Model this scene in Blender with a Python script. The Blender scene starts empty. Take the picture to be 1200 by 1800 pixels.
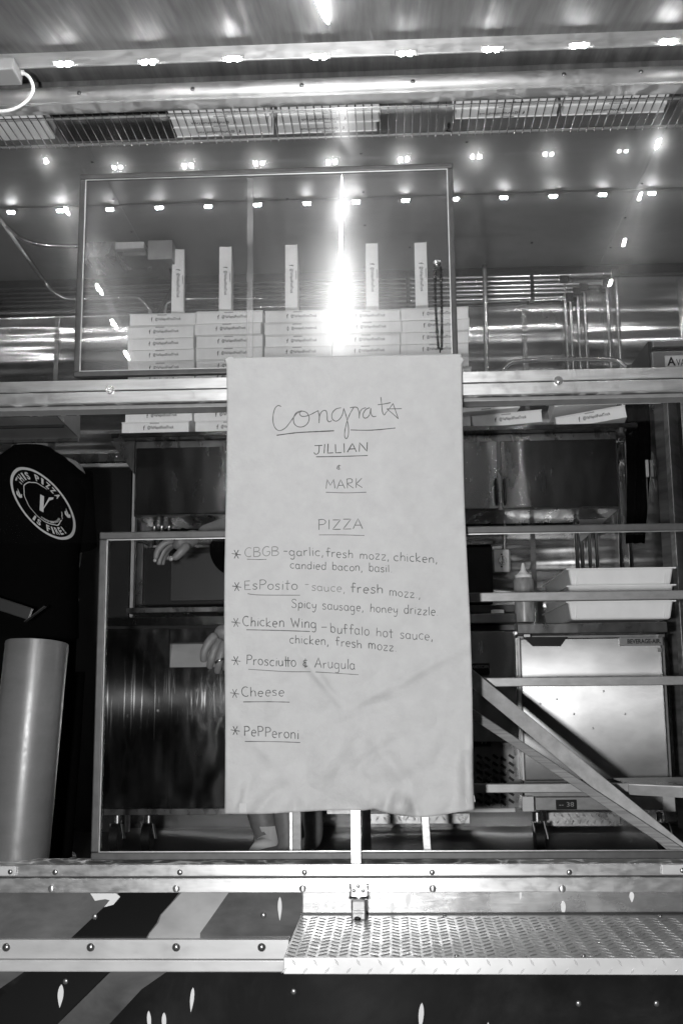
import bpy, math, random
import numpy as np
from mathutils import Vector, Matrix, noise
from mathutils.bvhtree import BVHTree

random.seed(7)
SC = bpy.context.scene
COL = SC.collection
R = math.radians

# ------------------------------------------------------------------ camera
F_PX = 1900.0                       # focal length in pixels of the 1200x1800 picture
PITCH, YAW, ROLL = R(9.506), R(2.568), R(-0.538)
def basis(p, y, r):
    cp, sp, cy, sy = math.cos(p), math.sin(p), math.cos(y), math.sin(y)
    f = Vector((-sy*cp, cy*cp, sp)); rt = Vector((cy, sy, 0)); up = rt.cross(f)
    return rt*math.cos(r)+up*math.sin(r), up*math.cos(r)-rt*math.sin(r), f
CR, CU, CF = basis(PITCH, YAW, ROLL)
cam = bpy.data.cameras.new('camera')
cam.sensor_fit = 'VERTICAL'; cam.sensor_height = 36.0; cam.lens = 36.0*F_PX/1800
cam.clip_start = 0.05; cam.clip_end = 600
co = bpy.data.objects.new('camera', cam); COL.objects.link(co)
m3 = Matrix((CR, CU, -CF)).transposed()
co.matrix_world = m3.to_4x4()
SC.camera = co

# ------------------------------------------------------------------ night sky
wd = bpy.data.worlds.new('World'); SC.world = wd; wd.use_nodes = True
wn = wd.node_tree; bgn = wn.nodes['Background']
sky = wn.nodes.new('ShaderNodeTexSky'); sky.sky_type = 'NISHITA'; sky.sun_disc = False
sky.sun_elevation = R(-6); sky.sun_rotation = R(200)
bw = wn.nodes.new('ShaderNodeRGBToBW')
wn.links.new(sky.outputs[0], bw.inputs[0]); wn.links.new(bw.outputs[0], bgn.inputs[0])
bgn.inputs[1].default_value = 0.06

# ------------------------------------------------------------------ lamps outside the frame
def point(name, loc, power, radius):
    l = bpy.data.lights.new(name, 'POINT'); l.energy = power; l.shadow_soft_size = radius
    o = bpy.data.objects.new(name, l); o.location = loc; COL.objects.link(o); return o
FLASH = Vector((-0.21, 0.0, -0.02))
point('camera_flash', FLASH, 330, 0.03)                     # the photographer's flash, left of the lens

SC.view_settings.view_transform = 'Standard'
SC.view_settings.look = 'None'
SC.view_settings.exposure = 0.0
SC.view_settings.gamma = 1.0
SC.view_settings.use_curve_mapping = False
SC.cycles.use_denoising = True
SC.cycles.max_bounces = 10
SC.cycles.transparent_max_bounces = 16
SC.cycles.sample_clamp_indirect = 6
SC.cycles.caustics_reflective = True
LED_E = 320.0

# ------------------------------------------------------------------ helpers
def S(px, py):
    d = CR*((px-600)/F_PX) - CU*((py-900)/F_PX) + CF
    return d.x/d.y, d.z/d.y
def W(px, py, D):
    """point of the plane y = D that lies in the direction of a picture point"""
    a, b = S(px, py); return Vector((a*D, D, b*D))
def Zat(py, D, px=600): return S(px, py)[1]*D
def Xat(px, py, D): return S(px, py)[0]*D

def top_of(o):
    while o.parent: o = o.parent
    return o
def tag(o, label=None, cat=None, group=None, kind=None):
    if label: o['label'] = label
    if cat: o['category'] = cat
    if group: o['group'] = group
    if kind: o['kind'] = kind
    return o
def thing(name, label, cat, loc=(0,0,0), group=None, rot=None):
    o = bpy.data.objects.new(name, None); COL.objects.link(o)
    o.empty_display_size = .1
    o.location = loc
    if rot: o.rotation_euler = rot
    return tag(o, label, cat, group)
def link_mesh(name, me, mat, parent=None, off=None):
    o = bpy.data.objects.new(name, me); COL.objects.link(o)
    if mat is not None and len(me.materials) == 0: me.materials.append(mat)
    if parent is not None:
        o.parent = parent
        base = top_of(parent).location if off is None else off
        if base.length > 0 and off is None:
            me.transform(Matrix.Translation(-base))
    return o
def copy_tree(o, parent=None):
    c = o.copy(); COL.objects.link(c); c.parent = parent
    for ch in list(o.children): copy_tree(ch, c)
    return c

class MB:
    def __init__(s): s.v = []; s.f = []
    def add(s, vs, fs):
        n = len(s.v); s.v += [tuple(v) for v in vs]; s.f += [tuple(i+n for i in f) for f in fs]; return s
    def box(s, x0, x1, y0, y1, z0, z1, M=None):
        vs = [Vector(p) for p in ((x0,y0,z0),(x1,y0,z0),(x1,y1,z0),(x0,y1,z0),(x0,y0,z1),(x1,y0,z1),(x1,y1,z1),(x0,y1,z1))]
        if M is not None: vs = [M @ v for v in vs]
        return s.add(vs, [(0,3,2,1),(4,5,6,7),(0,1,5,4),(1,2,6,5),(2,3,7,6),(3,0,4,7)])
    def bar(s, a, b, w, t, up=(0,0,1)):
        """box beam from a to b, w across the 'up' side, t the other way"""
        a = Vector(a); b = Vector(b); d = (b-a).normalized(); u = Vector(up)
        u = (u - d*u.dot(d)).normalized(); n = d.cross(u)
        vs = []
        for p in (a, b):
            for i, j in ((-1,-1),(1,-1),(1,1),(-1,1)): vs.append(p + u*(i*w/2) + n*(j*t/2))
        return s.add(vs, [(0,1,2,3),(7,6,5,4),(0,4,5,1),(1,5,6,2),(2,6,7,3),(3,7,4,0)])
    def tube(s, pts, r, n=10, cap=True):
        pts = [Vector(p) for p in pts]; rings = []; prev = None
        for i, p in enumerate(pts):
            d = (pts[min(i+1, len(pts)-1)] - pts[max(i-1, 0)]).normalized()
            if prev is None:
                ref = Vector((0,0,1)) if abs(d.z) < .9 else Vector((1,0,0))
                u = d.cross(ref).normalized()
            else:
                u = (prev - d*prev.dot(d)).normalized()
            prev = u; w = d.cross(u)
            rr = r[i] if isinstance(r, (list, tuple)) else r
            rings.append([p + (u*math.cos(2*math.pi*k/n) + w*math.sin(2*math.pi*k/n))*rr for k in range(n)])
        vs = [v for rg in rings for v in rg]; fs = []
        for i in range(len(rings)-1):
            for k in range(n):
                fs.append((i*n+k, i*n+(k+1)%n, (i+1)*n+(k+1)%n, (i+1)*n+k))
        if cap:
            fs.append(tuple(range(n))[::-1]); fs.append(tuple((len(rings)-1)*n+k for k in range(n)))
        return s.add(vs, fs)
    def loft(s, rings, cap=True):
        n = len(rings[0]); vs = [v for rg in rings for v in rg]; fs = []
        for i in range(len(rings)-1):
            for k in range(n): fs.append((i*n+k, i*n+(k+1)%n, (i+1)*n+(k+1)%n, (i+1)*n+k))
        if cap:
            fs.append(tuple(range(n))[::-1]); fs.append(tuple((len(rings)-1)*n+k for k in range(n)))
        return s.add(vs, fs)
    def prism(s, pts, y0, y1, axis='y'):
        """outline of (x, z) points given a thickness along y (or of (y, z) points along x)"""
        n = len(pts)
        if axis == 'y': vs = [(x, y0, z) for x, z in pts] + [(x, y1, z) for x, z in pts]
        else: vs = [(y0, a, b) for a, b in pts] + [(y1, a, b) for a, b in pts]
        fs = [tuple(range(n)), tuple(range(2*n-1, n-1, -1))] + [(i, n+i, n+(i+1)%n, (i+1)%n) for i in range(n)]
        return s.add(vs, fs)
    def sphere(s, c, r, n=8, m=6, sq=(1,1,1)):
        c = Vector(c); rings = []
        for j in range(1, m):
            t = math.pi*j/m
            rings.append([c + Vector((r*sq[0]*math.sin(t)*math.cos(2*math.pi*k/n), r*sq[1]*math.sin(t)*math.sin(2*math.pi*k/n), r*sq[2]*math.cos(t))) for k in range(n)])
        vs = [v for g in rings for v in g]; fs = []
        for j in range(len(rings)-1):
            for k in range(n): fs.append((j*n+k, j*n+(k+1)%n, (j+1)*n+(k+1)%n, (j+1)*n+k)[::-1])
        vs += [c+Vector((0,0,r*sq[2])), c-Vector((0,0,r*sq[2]))]; a = len(vs)-2
        for k in range(n):
            fs.append((a, (k)%n, (k+1)%n)); q = (m-2)*n; fs.append((a+1, q+(k+1)%n, q+k))
        return s.add(vs, fs)
    def build(s, name, mat, parent=None, smooth=False, bevel=0, segs=2, local=False, solid=0, fix=True):
        me = bpy.data.meshes.new(name); me.from_pydata(s.v, [], s.f); me.update()
        if fix:
            import bmesh
            bm = bmesh.new(); bm.from_mesh(me); bmesh.ops.recalc_face_normals(bm, faces=bm.faces); bm.to_mesh(me); bm.free()
        if smooth:
            for p in me.polygons: p.use_smooth = True
        o = link_mesh(name, me, mat, parent, off=(Vector() if local else None))
        if smooth == 'auto':
            md = o.modifiers.new('split', 'EDGE_SPLIT'); md.split_angle = R(40)
        if bevel:
            md = o.modifiers.new('bevel', 'BEVEL'); md.width = bevel; md.segments = segs; md.limit_method = 'ANGLE'; md.harden_normals = False
        if solid:
            md = o.modifiers.new('solid', 'SOLIDIFY'); md.thickness = solid; md.offset = 0
        return o

# ------------------------------------------------------------------ materials
def _grey(v): return (v, v, v, 1)
def M(name, base=.5, metal=0., rough=.5, tan=None, aniso=.0, var=None, bump=None, bump2=None, rvar=None, emit=0, spec=.5, coat=0, coords='world', patches=None):
    """var=(scale xyz, amount) tint noise; bump=(scale xyz, metres, strength); rvar=(scale xyz, amount)"""
    m = bpy.data.materials.new(name); m.use_nodes = True; nt = m.node_tree; N = nt.nodes; L = nt.links
    p = N['Principled BSDF']
    p.inputs['Base Color'].default_value = _grey(base); p.inputs['Metallic'].default_value = metal
    p.inputs['Roughness'].default_value = rough; p.inputs['Specular IOR Level'].default_value = spec
    p.inputs['Coat Weight'].default_value = coat; p.inputs['Coat Roughness'].default_value = .08
    if coords == 'world': src = N.new('ShaderNodeNewGeometry').outputs['Position']
    else: src = N.new('ShaderNodeTexCoord').outputs['Object']
    def nz(scale, detail=4, rgh=.6, dist=0):
        mp = N.new('ShaderNodeMapping'); mp.inputs['Scale'].default_value = scale; L.new(src, mp.inputs[0])
        t = N.new('ShaderNodeTexNoise'); t.inputs['Scale'].default_value = 1; t.inputs['Detail'].default_value = detail
        t.inputs['Roughness'].default_value = rgh; t.inputs['Distortion'].default_value = dist
        L.new(mp.outputs[0], t.inputs['Vector']); return t.outputs['Fac']
    def remap(fac, a, b, lo=.3, hi=.7):
        r = N.new('ShaderNodeMapRange'); r.inputs['From Min'].default_value = lo; r.inputs['From Max'].default_value = hi
        r.inputs['To Min'].default_value = a; r.inputs['To Max'].default_value = b; L.new(fac, r.inputs['Value']); return r.outputs[0]
    if var:
        v = remap(nz(var[0]), max(0, base*(1-var[1])), base*(1+var[1]))
        if patches:
            q = remap(nz(patches[0], 6, .7, .6), 1-patches[1], 1, patches[2], patches[3])
            mm = N.new('ShaderNodeMath'); mm.operation = 'MULTIPLY'; L.new(v, mm.inputs[0]); L.new(q, mm.inputs[1]); v = mm.outputs[0]
        cc = N.new('ShaderNodeCombineColor')
        for i in range(3): L.new(v, cc.inputs[i])
        L.new(cc.outputs[0], p.inputs['Base Color'])
    if rvar: L.new(remap(nz(rvar[0], 5), max(.02, rough*(1-rvar[1])), min(1, rough*(1+rvar[1]))), p.inputs['Roughness'])
    last = None
    for b in (bump, bump2):
        if b:
            bn = N.new('ShaderNodeBump'); bn.inputs['Distance'].default_value = b[1]; bn.inputs['Strength'].default_value = b[2]
            L.new(nz(b[0], b[3] if len(b) > 3 else 3), bn.inputs['Height'])
            if last is not None: L.new(last, bn.inputs['Normal'])
            last = bn.outputs[0]
    if last is not None: L.new(last, p.inputs['Normal'])
    if tan:
        p.inputs['Anisotropic'].default_value = aniso
        cx = N.new('ShaderNodeCombineXYZ')
        for i in range(3): cx.inputs[i].default_value = tan[i]
        L.new(cx.outputs[0], p.inputs['Tangent'])
    if emit:
        p.inputs['Emission Color'].default_value = (1,1,1,1); p.inputs['Emission Strength'].default_value = emit
    return m

def glass_mat(name, haze=.02, streak=.02, ior=1.45, scr=.1, tx=0, s3w=1., bloom=0.):
    m = bpy.data.materials.new(name); m.use_nodes = True; nt = m.node_tree; N = nt.nodes; L = nt.links
    N.remove(N['Principled BSDF']); out = N['Material Output']
    tr = N.new('ShaderNodeBsdfTransparent'); tr.inputs[0].default_value = _grey(.97)
    gl = N.new('ShaderNodeBsdfGlossy'); gl.inputs['Roughness'].default_value = .015
    st = N.new('ShaderNodeBsdfAnisotropic'); st.inputs['Roughness'].default_value = .32; st.inputs['Anisotropy'].default_value = .9
    cx = N.new('ShaderNodeCombineXYZ'); cx.inputs[tx].default_value = 1; L.new(cx.outputs[0], st.inputs['Tangent'])
    df = N.new('ShaderNodeBsdfDiffuse'); df.inputs[0].default_value = _grey(.6)
    fr = N.new('ShaderNodeFresnel'); fr.inputs[0].default_value = ior
    a = N.new('ShaderNodeMixShader'); L.new(fr.outputs[0], a.inputs[0]); L.new(tr.outputs[0], a.inputs[1]); L.new(gl.outputs[0], a.inputs[2])
    src = N.new('ShaderNodeNewGeometry').outputs['Position']
    def mask(scale, rot, lo, hi, amt, dist=0, det=3):
        mp = N.new('ShaderNodeMapping'); mp.inputs['Scale'].default_value = scale; mp.inputs['Rotation'].default_value = rot; L.new(src, mp.inputs[0])
        t = N.new('ShaderNodeTexNoise'); t.inputs['Scale'].default_value = 1; t.inputs['Detail'].default_value = det; t.inputs['Distortion'].default_value = dist
        L.new(mp.outputs[0], t.inputs['Vector'])
        r = N.new('ShaderNodeMapRange'); r.inputs['From Min'].default_value = lo; r.inputs['From Max'].default_value = hi
        r.inputs['To Max'].default_value = amt; L.new(t.outputs['Fac'], r.inputs['Value']); return r.outputs[0]
    b = N.new('ShaderNodeMixShader')
    s1 = mask((150,1,6), (0,R(12),0), .60, .80, scr*.6, .9); s2 = mask((3.5,1,3.5), (0,0,0), .35, .7, streak, 1.2, 5)
    s3 = mask((60,1,60), (0,R(8),0), .68, .8, scr*.9*s3w)
    ad = N.new('ShaderNodeMath'); ad.operation = 'ADD'; L.new(s1, ad.inputs[0]); L.new(s2, ad.inputs[1])
    ad2 = N.new('ShaderNodeMath'); ad2.operation = 'ADD'; L.new(ad.outputs[0], ad2.inputs[0]); L.new(s3, ad2.inputs[1])
    L.new(ad2.outputs[0], b.inputs[0]); L.new(a.outputs[0], b.inputs[1]); L.new(st.outputs[0], b.inputs[2])
    c = N.new('ShaderNodeMixShader'); h = mask((1.7,1,2.6), (0,R(30),0), .35, .75, haze, 2, 6)
    L.new(h, c.inputs[0]); L.new(b.outputs[0], c.inputs[1]); L.new(df.outputs[0], c.inputs[2])
    if bloom:
        g2_ = N.new('ShaderNodeBsdfGlossy'); g2_.inputs['Roughness'].default_value = .24
        e = N.new('ShaderNodeMixShader'); e.inputs[0].default_value = bloom; L.new(c.outputs[0], e.inputs[1]); L.new(g2_.outputs[0], e.inputs[2]); c = e
    L.new(c.outputs[0], out.inputs[0]); return m

X_, Y_, Z_ = (1,0,0), (0,1,0), (0,0,1)
mt_alu_rail = M('brushed_aluminium', .56, .88, .46, Z_, .75, var=((6,6,60), .15), bump=((3,3,400), .0004, .3), rvar=((30,5,60), .25))
mt_alu_white = M('painted_aluminium', .46, .3, .45, Z_, .4, var=((5,5,20), .10), bump=((40,40,40), .0003, .3), rvar=((12,5,25), .3))
mt_frame = M('dark_anodised_frame', .05, .3, .45, var=((30,5,30), .25), bump=((90,90,90), .0004, .4))
mt_ceiling = M('ceiling_sheet', .25, .35, .6, X_, .2, var=((3,3,3), .12), bump=((1.2,1.2,1.2), .01, .08), bump2=((260,3,3), .0002, .2), rvar=((5,5,5), .2))
mt_wall = M('polished_stainless', .5, 1., .22, X_, 1., var=((4,4,5), .08), bump=((1.5,1,3.0), .09, .36, 1), bump2=((.6,1,24), .010, .36, 0), rvar=((8,8,8), .3))
mt_wall2 = M('polished_stainless_side', .5, 1., .2, Z_, .6, var=((4,4,5), .08), bump=((3,3,4), .02, .3, 2))
mt_steel_v = M('stainless_door', .27, 1., .23, Z_, 1., var=((8,8,2), .1), bump=((4,3,1.3), .014, .5, 2), rvar=((20,5,6), .3))
mt_steel_d = M('stainless_worn', .2, .9, .3, Z_, .5, var=((14,8,4), .2), bump=((6,3,4), .004, .35, 3), rvar=((20,5,12), .35))
mt_steel_f = M('stainless_fridge', .235, .95, .27, X_, .9, var=((6,5,9), .22), bump=((2.2,2,2.2), .010, .2, 1))
mt_steel_b = M('stainless_bar', .2, .45, .45, var=((30,5,60), .15), bump=((60,20,60), .0003, .4))
mt_brace = M('brace_metal', .2, .2, .6, var=((30,30,30), .25))
mt_brace2 = M('brace_metal_scratched', .11, .2, .6, var=((8,8,260), .5))
mt_fold_lit = M('partition_lit_fold', .5, .25, .35, X_, .5, var=((2,2,26), .5), bump=((3,3,20), .006, .4))  # brightness and banded reflections of the lit folds painted into the colour
mt_fold_shaded = M('partition_shaded_fold', .16, .3, .4, var=((2,2,22), .5), bump=((3,3,20), .006, .4))  # same stainless in a darker colour for shaded folds, reflected bands painted in
mt_chrome = M('pipe_metal', .6, 1., .25, bump=((30,30,30), .0005, .2))
mt_pipe_dk = M('dark_pipe', .05, .8, .4)
mt_card = M('white_cardboard', .9, 0, .75, var=((14,14,14), .06), bump=((120,120,120), .0006, .3), coords='object')
mt_card_in = M('grey_cardboard_edge', .42, 0, .8, var=((60,60,60), .1), coords='object')
mt_ink = M('box_print', .035, 0, .6)
mt_paper = M('kraft_paper', .335, 0, .72, var=((26,26,26), .05), bump=((6,6,6), .02, .6, 7), bump2=((300,300,300), .0003, .3))
inks = [M('marker_dark', .012, 0, .5), M('marker_mid', .055, 0, .6), M('marker_faint', .13, 0, .7)]
mt_counter = M('counter_steel', .34, 1., .2, Z_, .9, var=((9,8,3), .35), bump=((3,3,1.6), .03, .55, 3), rvar=((9,5,6), .4))
mt_black = M('black_rubber', .004, 0, .5, spec=.2, var=((9,9,9), .4))
mt_case = M('case_fabric', .01, 0, .7)
mt_grey = M('pale_grey_plastic', .24, 0, .5)
mt_dark = M('dark_interior', .01, .2, .45, var=((6,6,6), .3))
mt_tee = M('black_cotton', .0022, 0, 1, bump=((200,200,200), .001, .4), spec=.0)
mt_jean = M('dark_trousers', .003, 0, 1, bump=((200,200,200), .001, .4), spec=.0)
mt_skin = M('skin', .17, 0, .5, var=((60,60,60), .12), bump=((160,160,160), .0012, .5), bump2=((700,700,700), .0004, .5))
mt_hair = M('dark_hair', .02, 0, .6, bump=((300,300,60), .003, .6))
mt_nail = M('fingernail', .24, 0, .25)
mt_tprint = M('shirt_print', .42, 0, .8)
mt_sock = M('white_sock', .6, 0, .9, bump=((250,250,250), .001, .5))
mt_shoe = M('dark_shoe', .02, 0, .5)
mt_plastic = M('white_plastic', .78, 0, .35, var=((12,12,12), .05), bump=((20,20,20), .001, .15))
mt_bottle = M('cloudy_bottle', .22, 0, .35, var=((40,40,12), .45))
mt_led = M('led_chip', 1, 0, .5, emit=LED_E)
mt_glare = M('added_glare_glow', 1, 0, .5, emit=110)  # emission of the added glare source under the hatch
mt_ledh = M('led_housing', .75, 0, .4)
mt_tube = M('satin_cylinder', .22, .55, .48, Z_, .85, var=((5,5,14), .12), bump=((260,260,260), .0003, .4), rvar=((60,60,60), .2))
mt_grapha = M('truck_wrap_grey', .11, 0, .16, var=((3,3,6), .45), bump=((1.5,1.5,1.5), .004, .2), coat=.6, patches=((5,5,7), .35, .35, .65))
mt_graphb = M('truck_wrap_black', .006, 0, .13, coat=.6, bump=((1.5,1.5,1.5), .004, .2))
mt_graphc = M('truck_wrap_light', .30, 0, .2, var=((6,6,9), .22), coat=.5)
mt_graphd = M('truck_wrap_smoke', .013, 0, .15, var=((5,5,6), .9), coat=.6, bump=((1.5,1.5,1.5), .004, .2), patches=((2.6,2.6,3.4), .97, .40, .68))
mt_drop = M('truck_wrap_white', .62, 0, .25, coat=.4)
mt_plate = M('tread_plate', .46, .85, .34, Y_, .4, var=((6,6,6), .12), bump=((40,40,40), .0006, .3), rvar=((14,14,14), .35))
mt_strip = M('bare_strip', .45, .85, .3, var=((4,4,8), .3), bump=((8,4,60), .002, .3), rvar=((6,6,6), .3))
mt_lip = M('tread_lip', .55, .55, .4, var=((6,6,6), .1), rvar=((5,5,5), .2))
mt_latch = M('latch_steel', .28, .8, .35, bump=((50,50,50), .0006, .4))
mt_asph = M('asphalt', .05, 0, .9, var=((40,40,40), .4), bump=((300,300,300), .004, .6))
mt_floor = M('cabin_floor', .015, .1, .5, var=((6,6,6), .5))
mt_awn = M('awning_sheet', .13, .4, .68, X_, .2, var=((40,2.5,5), .3), bump=((300,4,4), .0003, .4), rvar=((40,2,5), .3))
mt_cable = M('white_cable', .7, 0, .4)
mt_screw = M('screw_head', .25, .9, .3)
mt_bead = M('black_bead', .012, 0, .12, spec=.8)
mt_glass_up = glass_mat('window_glass', haze=.002, streak=.03, scr=.02, bloom=.035)
mt_glass_lo = glass_mat('scratched_acrylic', haze=.003, streak=.005, scr=.055, tx=2, s3w=.3)
mt_glass_md = glass_mat('clean_glass', haze=.001, streak=.002, scr=.01)
mt_glass_hz = glass_mat('hazy_glass_edge', haze=.45, streak=.05, scr=.1)
mt_tape = M('clear_tape', .42, 0, .2)
mt_hood = M('hood_stainless', .45, .8, .35, Z_, .5, bump=((5,5,5), .004, .3), var=((9,9,9), .12))
mt_sauce = M('bottle_spout', .7, 0, .3)

# ------------------------------------------------------------------ text
def text_mesh(body, bold=0.0, res=3):
    cu = bpy.data.curves.new('t', 'FONT'); cu.body = body; cu.size = 1; cu.offset = bold; cu.resolution_u = res
    o = bpy.data.objects.new('t', cu); COL.objects.link(o)
    dg = bpy.context.evaluated_depsgraph_get(); me = bpy.data.meshes.new_from_object(o.evaluated_get(dg))
    bpy.data.objects.remove(o); bpy.data.curves.remove(cu)
    return me
def text_fit(body, fn, bold=0.0, xfit=True):
    """text mesh whose unit box (0..1, 0..1) is carried through fn to 3-D"""
    me = text_mesh(body, bold)
    xs = [v.co.x for v in me.vertices]; ys = [v.co.y for v in me.vertices]
    x0, x1, y0, y1 = min(xs), max(xs), min(ys), max(ys)
    for v in me.vertices:
        v.co = fn((v.co.x-x0)/(x1-x0), (v.co.y-y0)/(y1-y0))
    me.update(); return me

# ------------------------------------------------------------------ the setting
GZ = -1.36; FZ = -0.56; CZ = 1.905; YB = 4.73; Y0 = 2.62
MB().box(-150,150,-150,150,GZ-.3,GZ).build('ground', mt_asph); tag(bpy.data.objects['ground'], kind='structure')
def struct(name, mb, mat, **k): o = mb.build(name, mat, **k); tag(o, kind='structure'); return o
XL, XR = -2.3, 2.0
struct('floor', MB().box(XL,XR,Y0+.02,YB,FZ-.05,FZ), mt_floor)
ceil = struct('ceiling', MB().box(XL,XR,Y0+.03,YB,CZ,CZ+.04), mt_ceiling)
wb = struct('wall_back', MB().box(XL,XR,YB,YB+.04,FZ,CZ+.04), mt_wall)
struct('wall_left', MB().box(XL-.04,XL,Y0+.02,YB+.04,FZ-.05,CZ+.04), mt_wall2)
struct('wall_right', MB().box(XR,XR+.04,Y0+.02,YB+.04,FZ-.05,CZ+.04), mt_wall2)
# joint strips, screws of ceiling and wall
for px, py in ((100,600),(922,600),(455,600),(690,600),(1200,600)):
    x = Xat(px, py, YB-.004)
    if px in (455,690): continue
    MB().box(x-.011,x+.011,YB-.005,YB-.001,FZ,CZ-.06).build('seam_strip', mt_wall2, wb)
    for zz in np.arange(FZ+.3, CZ-.2, .33):
        o = MB().sphere((x,YB-.006,zz), .006, 8, 5, (1,.5,1)).build('rivet', mt_chrome, wb, smooth=True)
MB().box(XL,XR,YB-.03,YB-.001,CZ-.045,CZ-.002).build('corner_trim', mt_dark, wb)
for x in (-1.05, -.08, .98):
    MB().box(x-.012,x+.012,Y0+.05,YB-.04,CZ-.004,CZ-.001).build('seam_strip', mt_ceiling, ceil)
    for y in np.arange(3.0, 4.6, .3):
        MB().sphere((x,y,CZ-.004), .006, 8, 5, (1,1,.5)).build('rivet', mt_pipe_dk, ceil, smooth=True)
for px, py in ((505,350),(697,240),(720,435),(934,427),(1100,500),(820,250),(640,470)):
    a, b = S(px, py); D = (CZ-.003)/b
    if D < YB-.05: MB().sphere((a*D,D,CZ-.003), .006, 8, 5, (1,1,.5)).build('rivet', mt_pipe_dk, ceil, smooth=True)

# ------------------------------------------------------------------ the truck side
tr = thing('food_truck', 'long side of a food truck with aluminium rails, dark smoky wrap and open serving hatch', 'food truck', (0, Y0, GZ))
zs_t, zs_m, zs_b = Zat(1520,2.58), Zat(1543,2.58), Zat(1569,2.58)
XA, XB = -2.4, 2.1
lower = MB().box(XA,XB,Y0,Y0+.05,GZ+.3,zs_t-.01).build('side_panel', mt_grapha, tr)
wood = MB().box(XA,XB,Y0+.005,Y0+.045,Zat(128,2.57)-.012,CZ+.16).build('upper_panel', mt_awn, tr)
MB().box(XA,XB,Y0-.005,YB+.06,CZ+.16,CZ+.2).build('roof', mt_awn, tr)
for x0, x1, nm in ((XA,XL-.05,'corner_post'),(XR+.05,XB,'corner_post')):
    MB().box(x0,x1,Y0+.001,Y0+.06,zs_t-.009,CZ+.15).build(nm, mt_graphb, tr)
x0_panel = Xat(533,1590,Y0)
def graphic(name, pts, mat, d=Y0, t=.0012):
    q = [W(x, y, d) for x, y in pts]
    return MB().prism([(p.x, p.z) for p in q], d-t, d+.001).build(name, mat, tr)
graphic('wrap_stripe', [(213,1566),(318,1566),(300,1588),(282,1608),(276,1622),(262,1640),(254,1656),(118,1656)], mt_graphb)
graphic('wrap_stripe', [(322,1566),(404,1566),(372,1612),(352,1640),(352,1656),(257,1656),(264,1640),(279,1622),(284,1608),(302,1588)], mt_graphc)
graphic('wrap_field', [(-60,1702),(1400,1702),(1400,2100),(-60,2100)], mt_graphd)
graphic('wrap_stripe', [(60,1700),(200,1700),(88,1810),(20,1880),(-60,1880),(-60,1810)], mt_graphb, t=.0022)
graphic('wrap_stripe', [(203,1700),(305,1700),(250,1738),(160,1835),(60,1880),(20,1880),(92,1810)], mt_grapha, t=.0022)
graphic('wrap_stripe', [(-60,1700),(55,1700),(-10,1745),(-60,1780)], mt_grapha, t=.0022)
def drop(cx, y0, y1, w, lean=0):
    pts = []
    for i in range(17):
        t = i/16; ww = w*math.sin(math.pi*t**.75)**.9 if 0 < t < 1 else 0
        pts.append((cx+ww/2+lean*(1-t), y0+(y1-y0)*t))
    for i in range(15, 0, -1):
        t = i/16; ww = w*math.sin(math.pi*t**.75)**.9
        pts.append((cx-ww/2+lean*(1-t), y0+(y1-y0)*t))
    graphic('wrap_drop', pts, mt_drop, t=.0034)
for a in ((492,1576,1618,7,0),(989,1583,1610,8,0),(716,1569,1596,10,2),(689,1586,1608,8,0),(1109,1567,1586,8,0),(913,1567,1582,4,2),
          (106,1730,1771,10,3),(336,1735,1779,7,4),(264,1776,1815,7,-2),(289,1779,1815,8,0),(738,1762,1812,9,3),(857,1796,1830,5,0)): drop(*a)
graphic('wrap_flame', [(160,1570),(205,1570),(212,1576),(200,1590),(184,1594),(194,1582),(186,1580),(168,1583)], mt_drop, t=.0034)
for x, y in ((167,1611),(463,1609),(841,1608),(1153,1764),(516,1743),(116,1725),(1016,1764),(600,1560)):
    p = W(x, y, Y0); MB().sphere((p.x,Y0-.001,p.z), .007, 10, 6, (1,.5,1)).build('rivet', mt_latch, tr, smooth=True)
MB().box(x0_panel,XB,Y0-.0018,Y0+.001,Zat(1609,Y0),zs_b-.0005).build('bare_metal_strip', mt_strip, tr)
# sill rail, two flats with a groove
def rail_box(name, z0, z1, y0, y1, mat=mt_alu_rail, bev=.002, x0=XA, x1=XB): return MB().box(x0,x1,y0,y1,z0,z1).build(name, mat, tr, bevel=bev)
rail_box('sill_rail', zs_m+.003, zs_t, 2.585, Y0+.07)
rail_box('sill_rail', zs_b, zs_m-.001, 2.580, Y0-.002)
rail_box('sill_groove', zs_m-.001, zs_m+.003, 2.594, Y0-.002, mt_dark, 0)
for x in (97,316,535,759,1000,1180-12): 
    if x == 1168: continue
    p = W(x, 1535, 2.583); MB().sphere((p.x,2.584,Zat(1534,2.58,x)), .0065, 12, 6, (1,.4,1)).build('screw', mt_screw, tr, smooth=True)
for x in (91,310,532,760,987): 
    MB().sphere((Xat(x,1562,2.58),2.579,Zat(1562,2.58,x)), .0085, 12, 6, (1,.5,1)).build('rivet', mt_alu_rail, tr, smooth=True)
for x, s in ((12,1),(1190,-1)):
    xx = Xat(x,1531,2.58); MB().box(xx-.035,xx+.022,2.577,2.584,Zat(1538,2.58),Zat(1521,2.58)).build('corner_bracket', mt_alu_white, tr, bevel=.001)
    MB().sphere((xx+.01,2.576,Zat(1531,2.58)), .006, 10, 6, (1,.5,1)).build('screw', mt_screw, tr, smooth=True)
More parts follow.
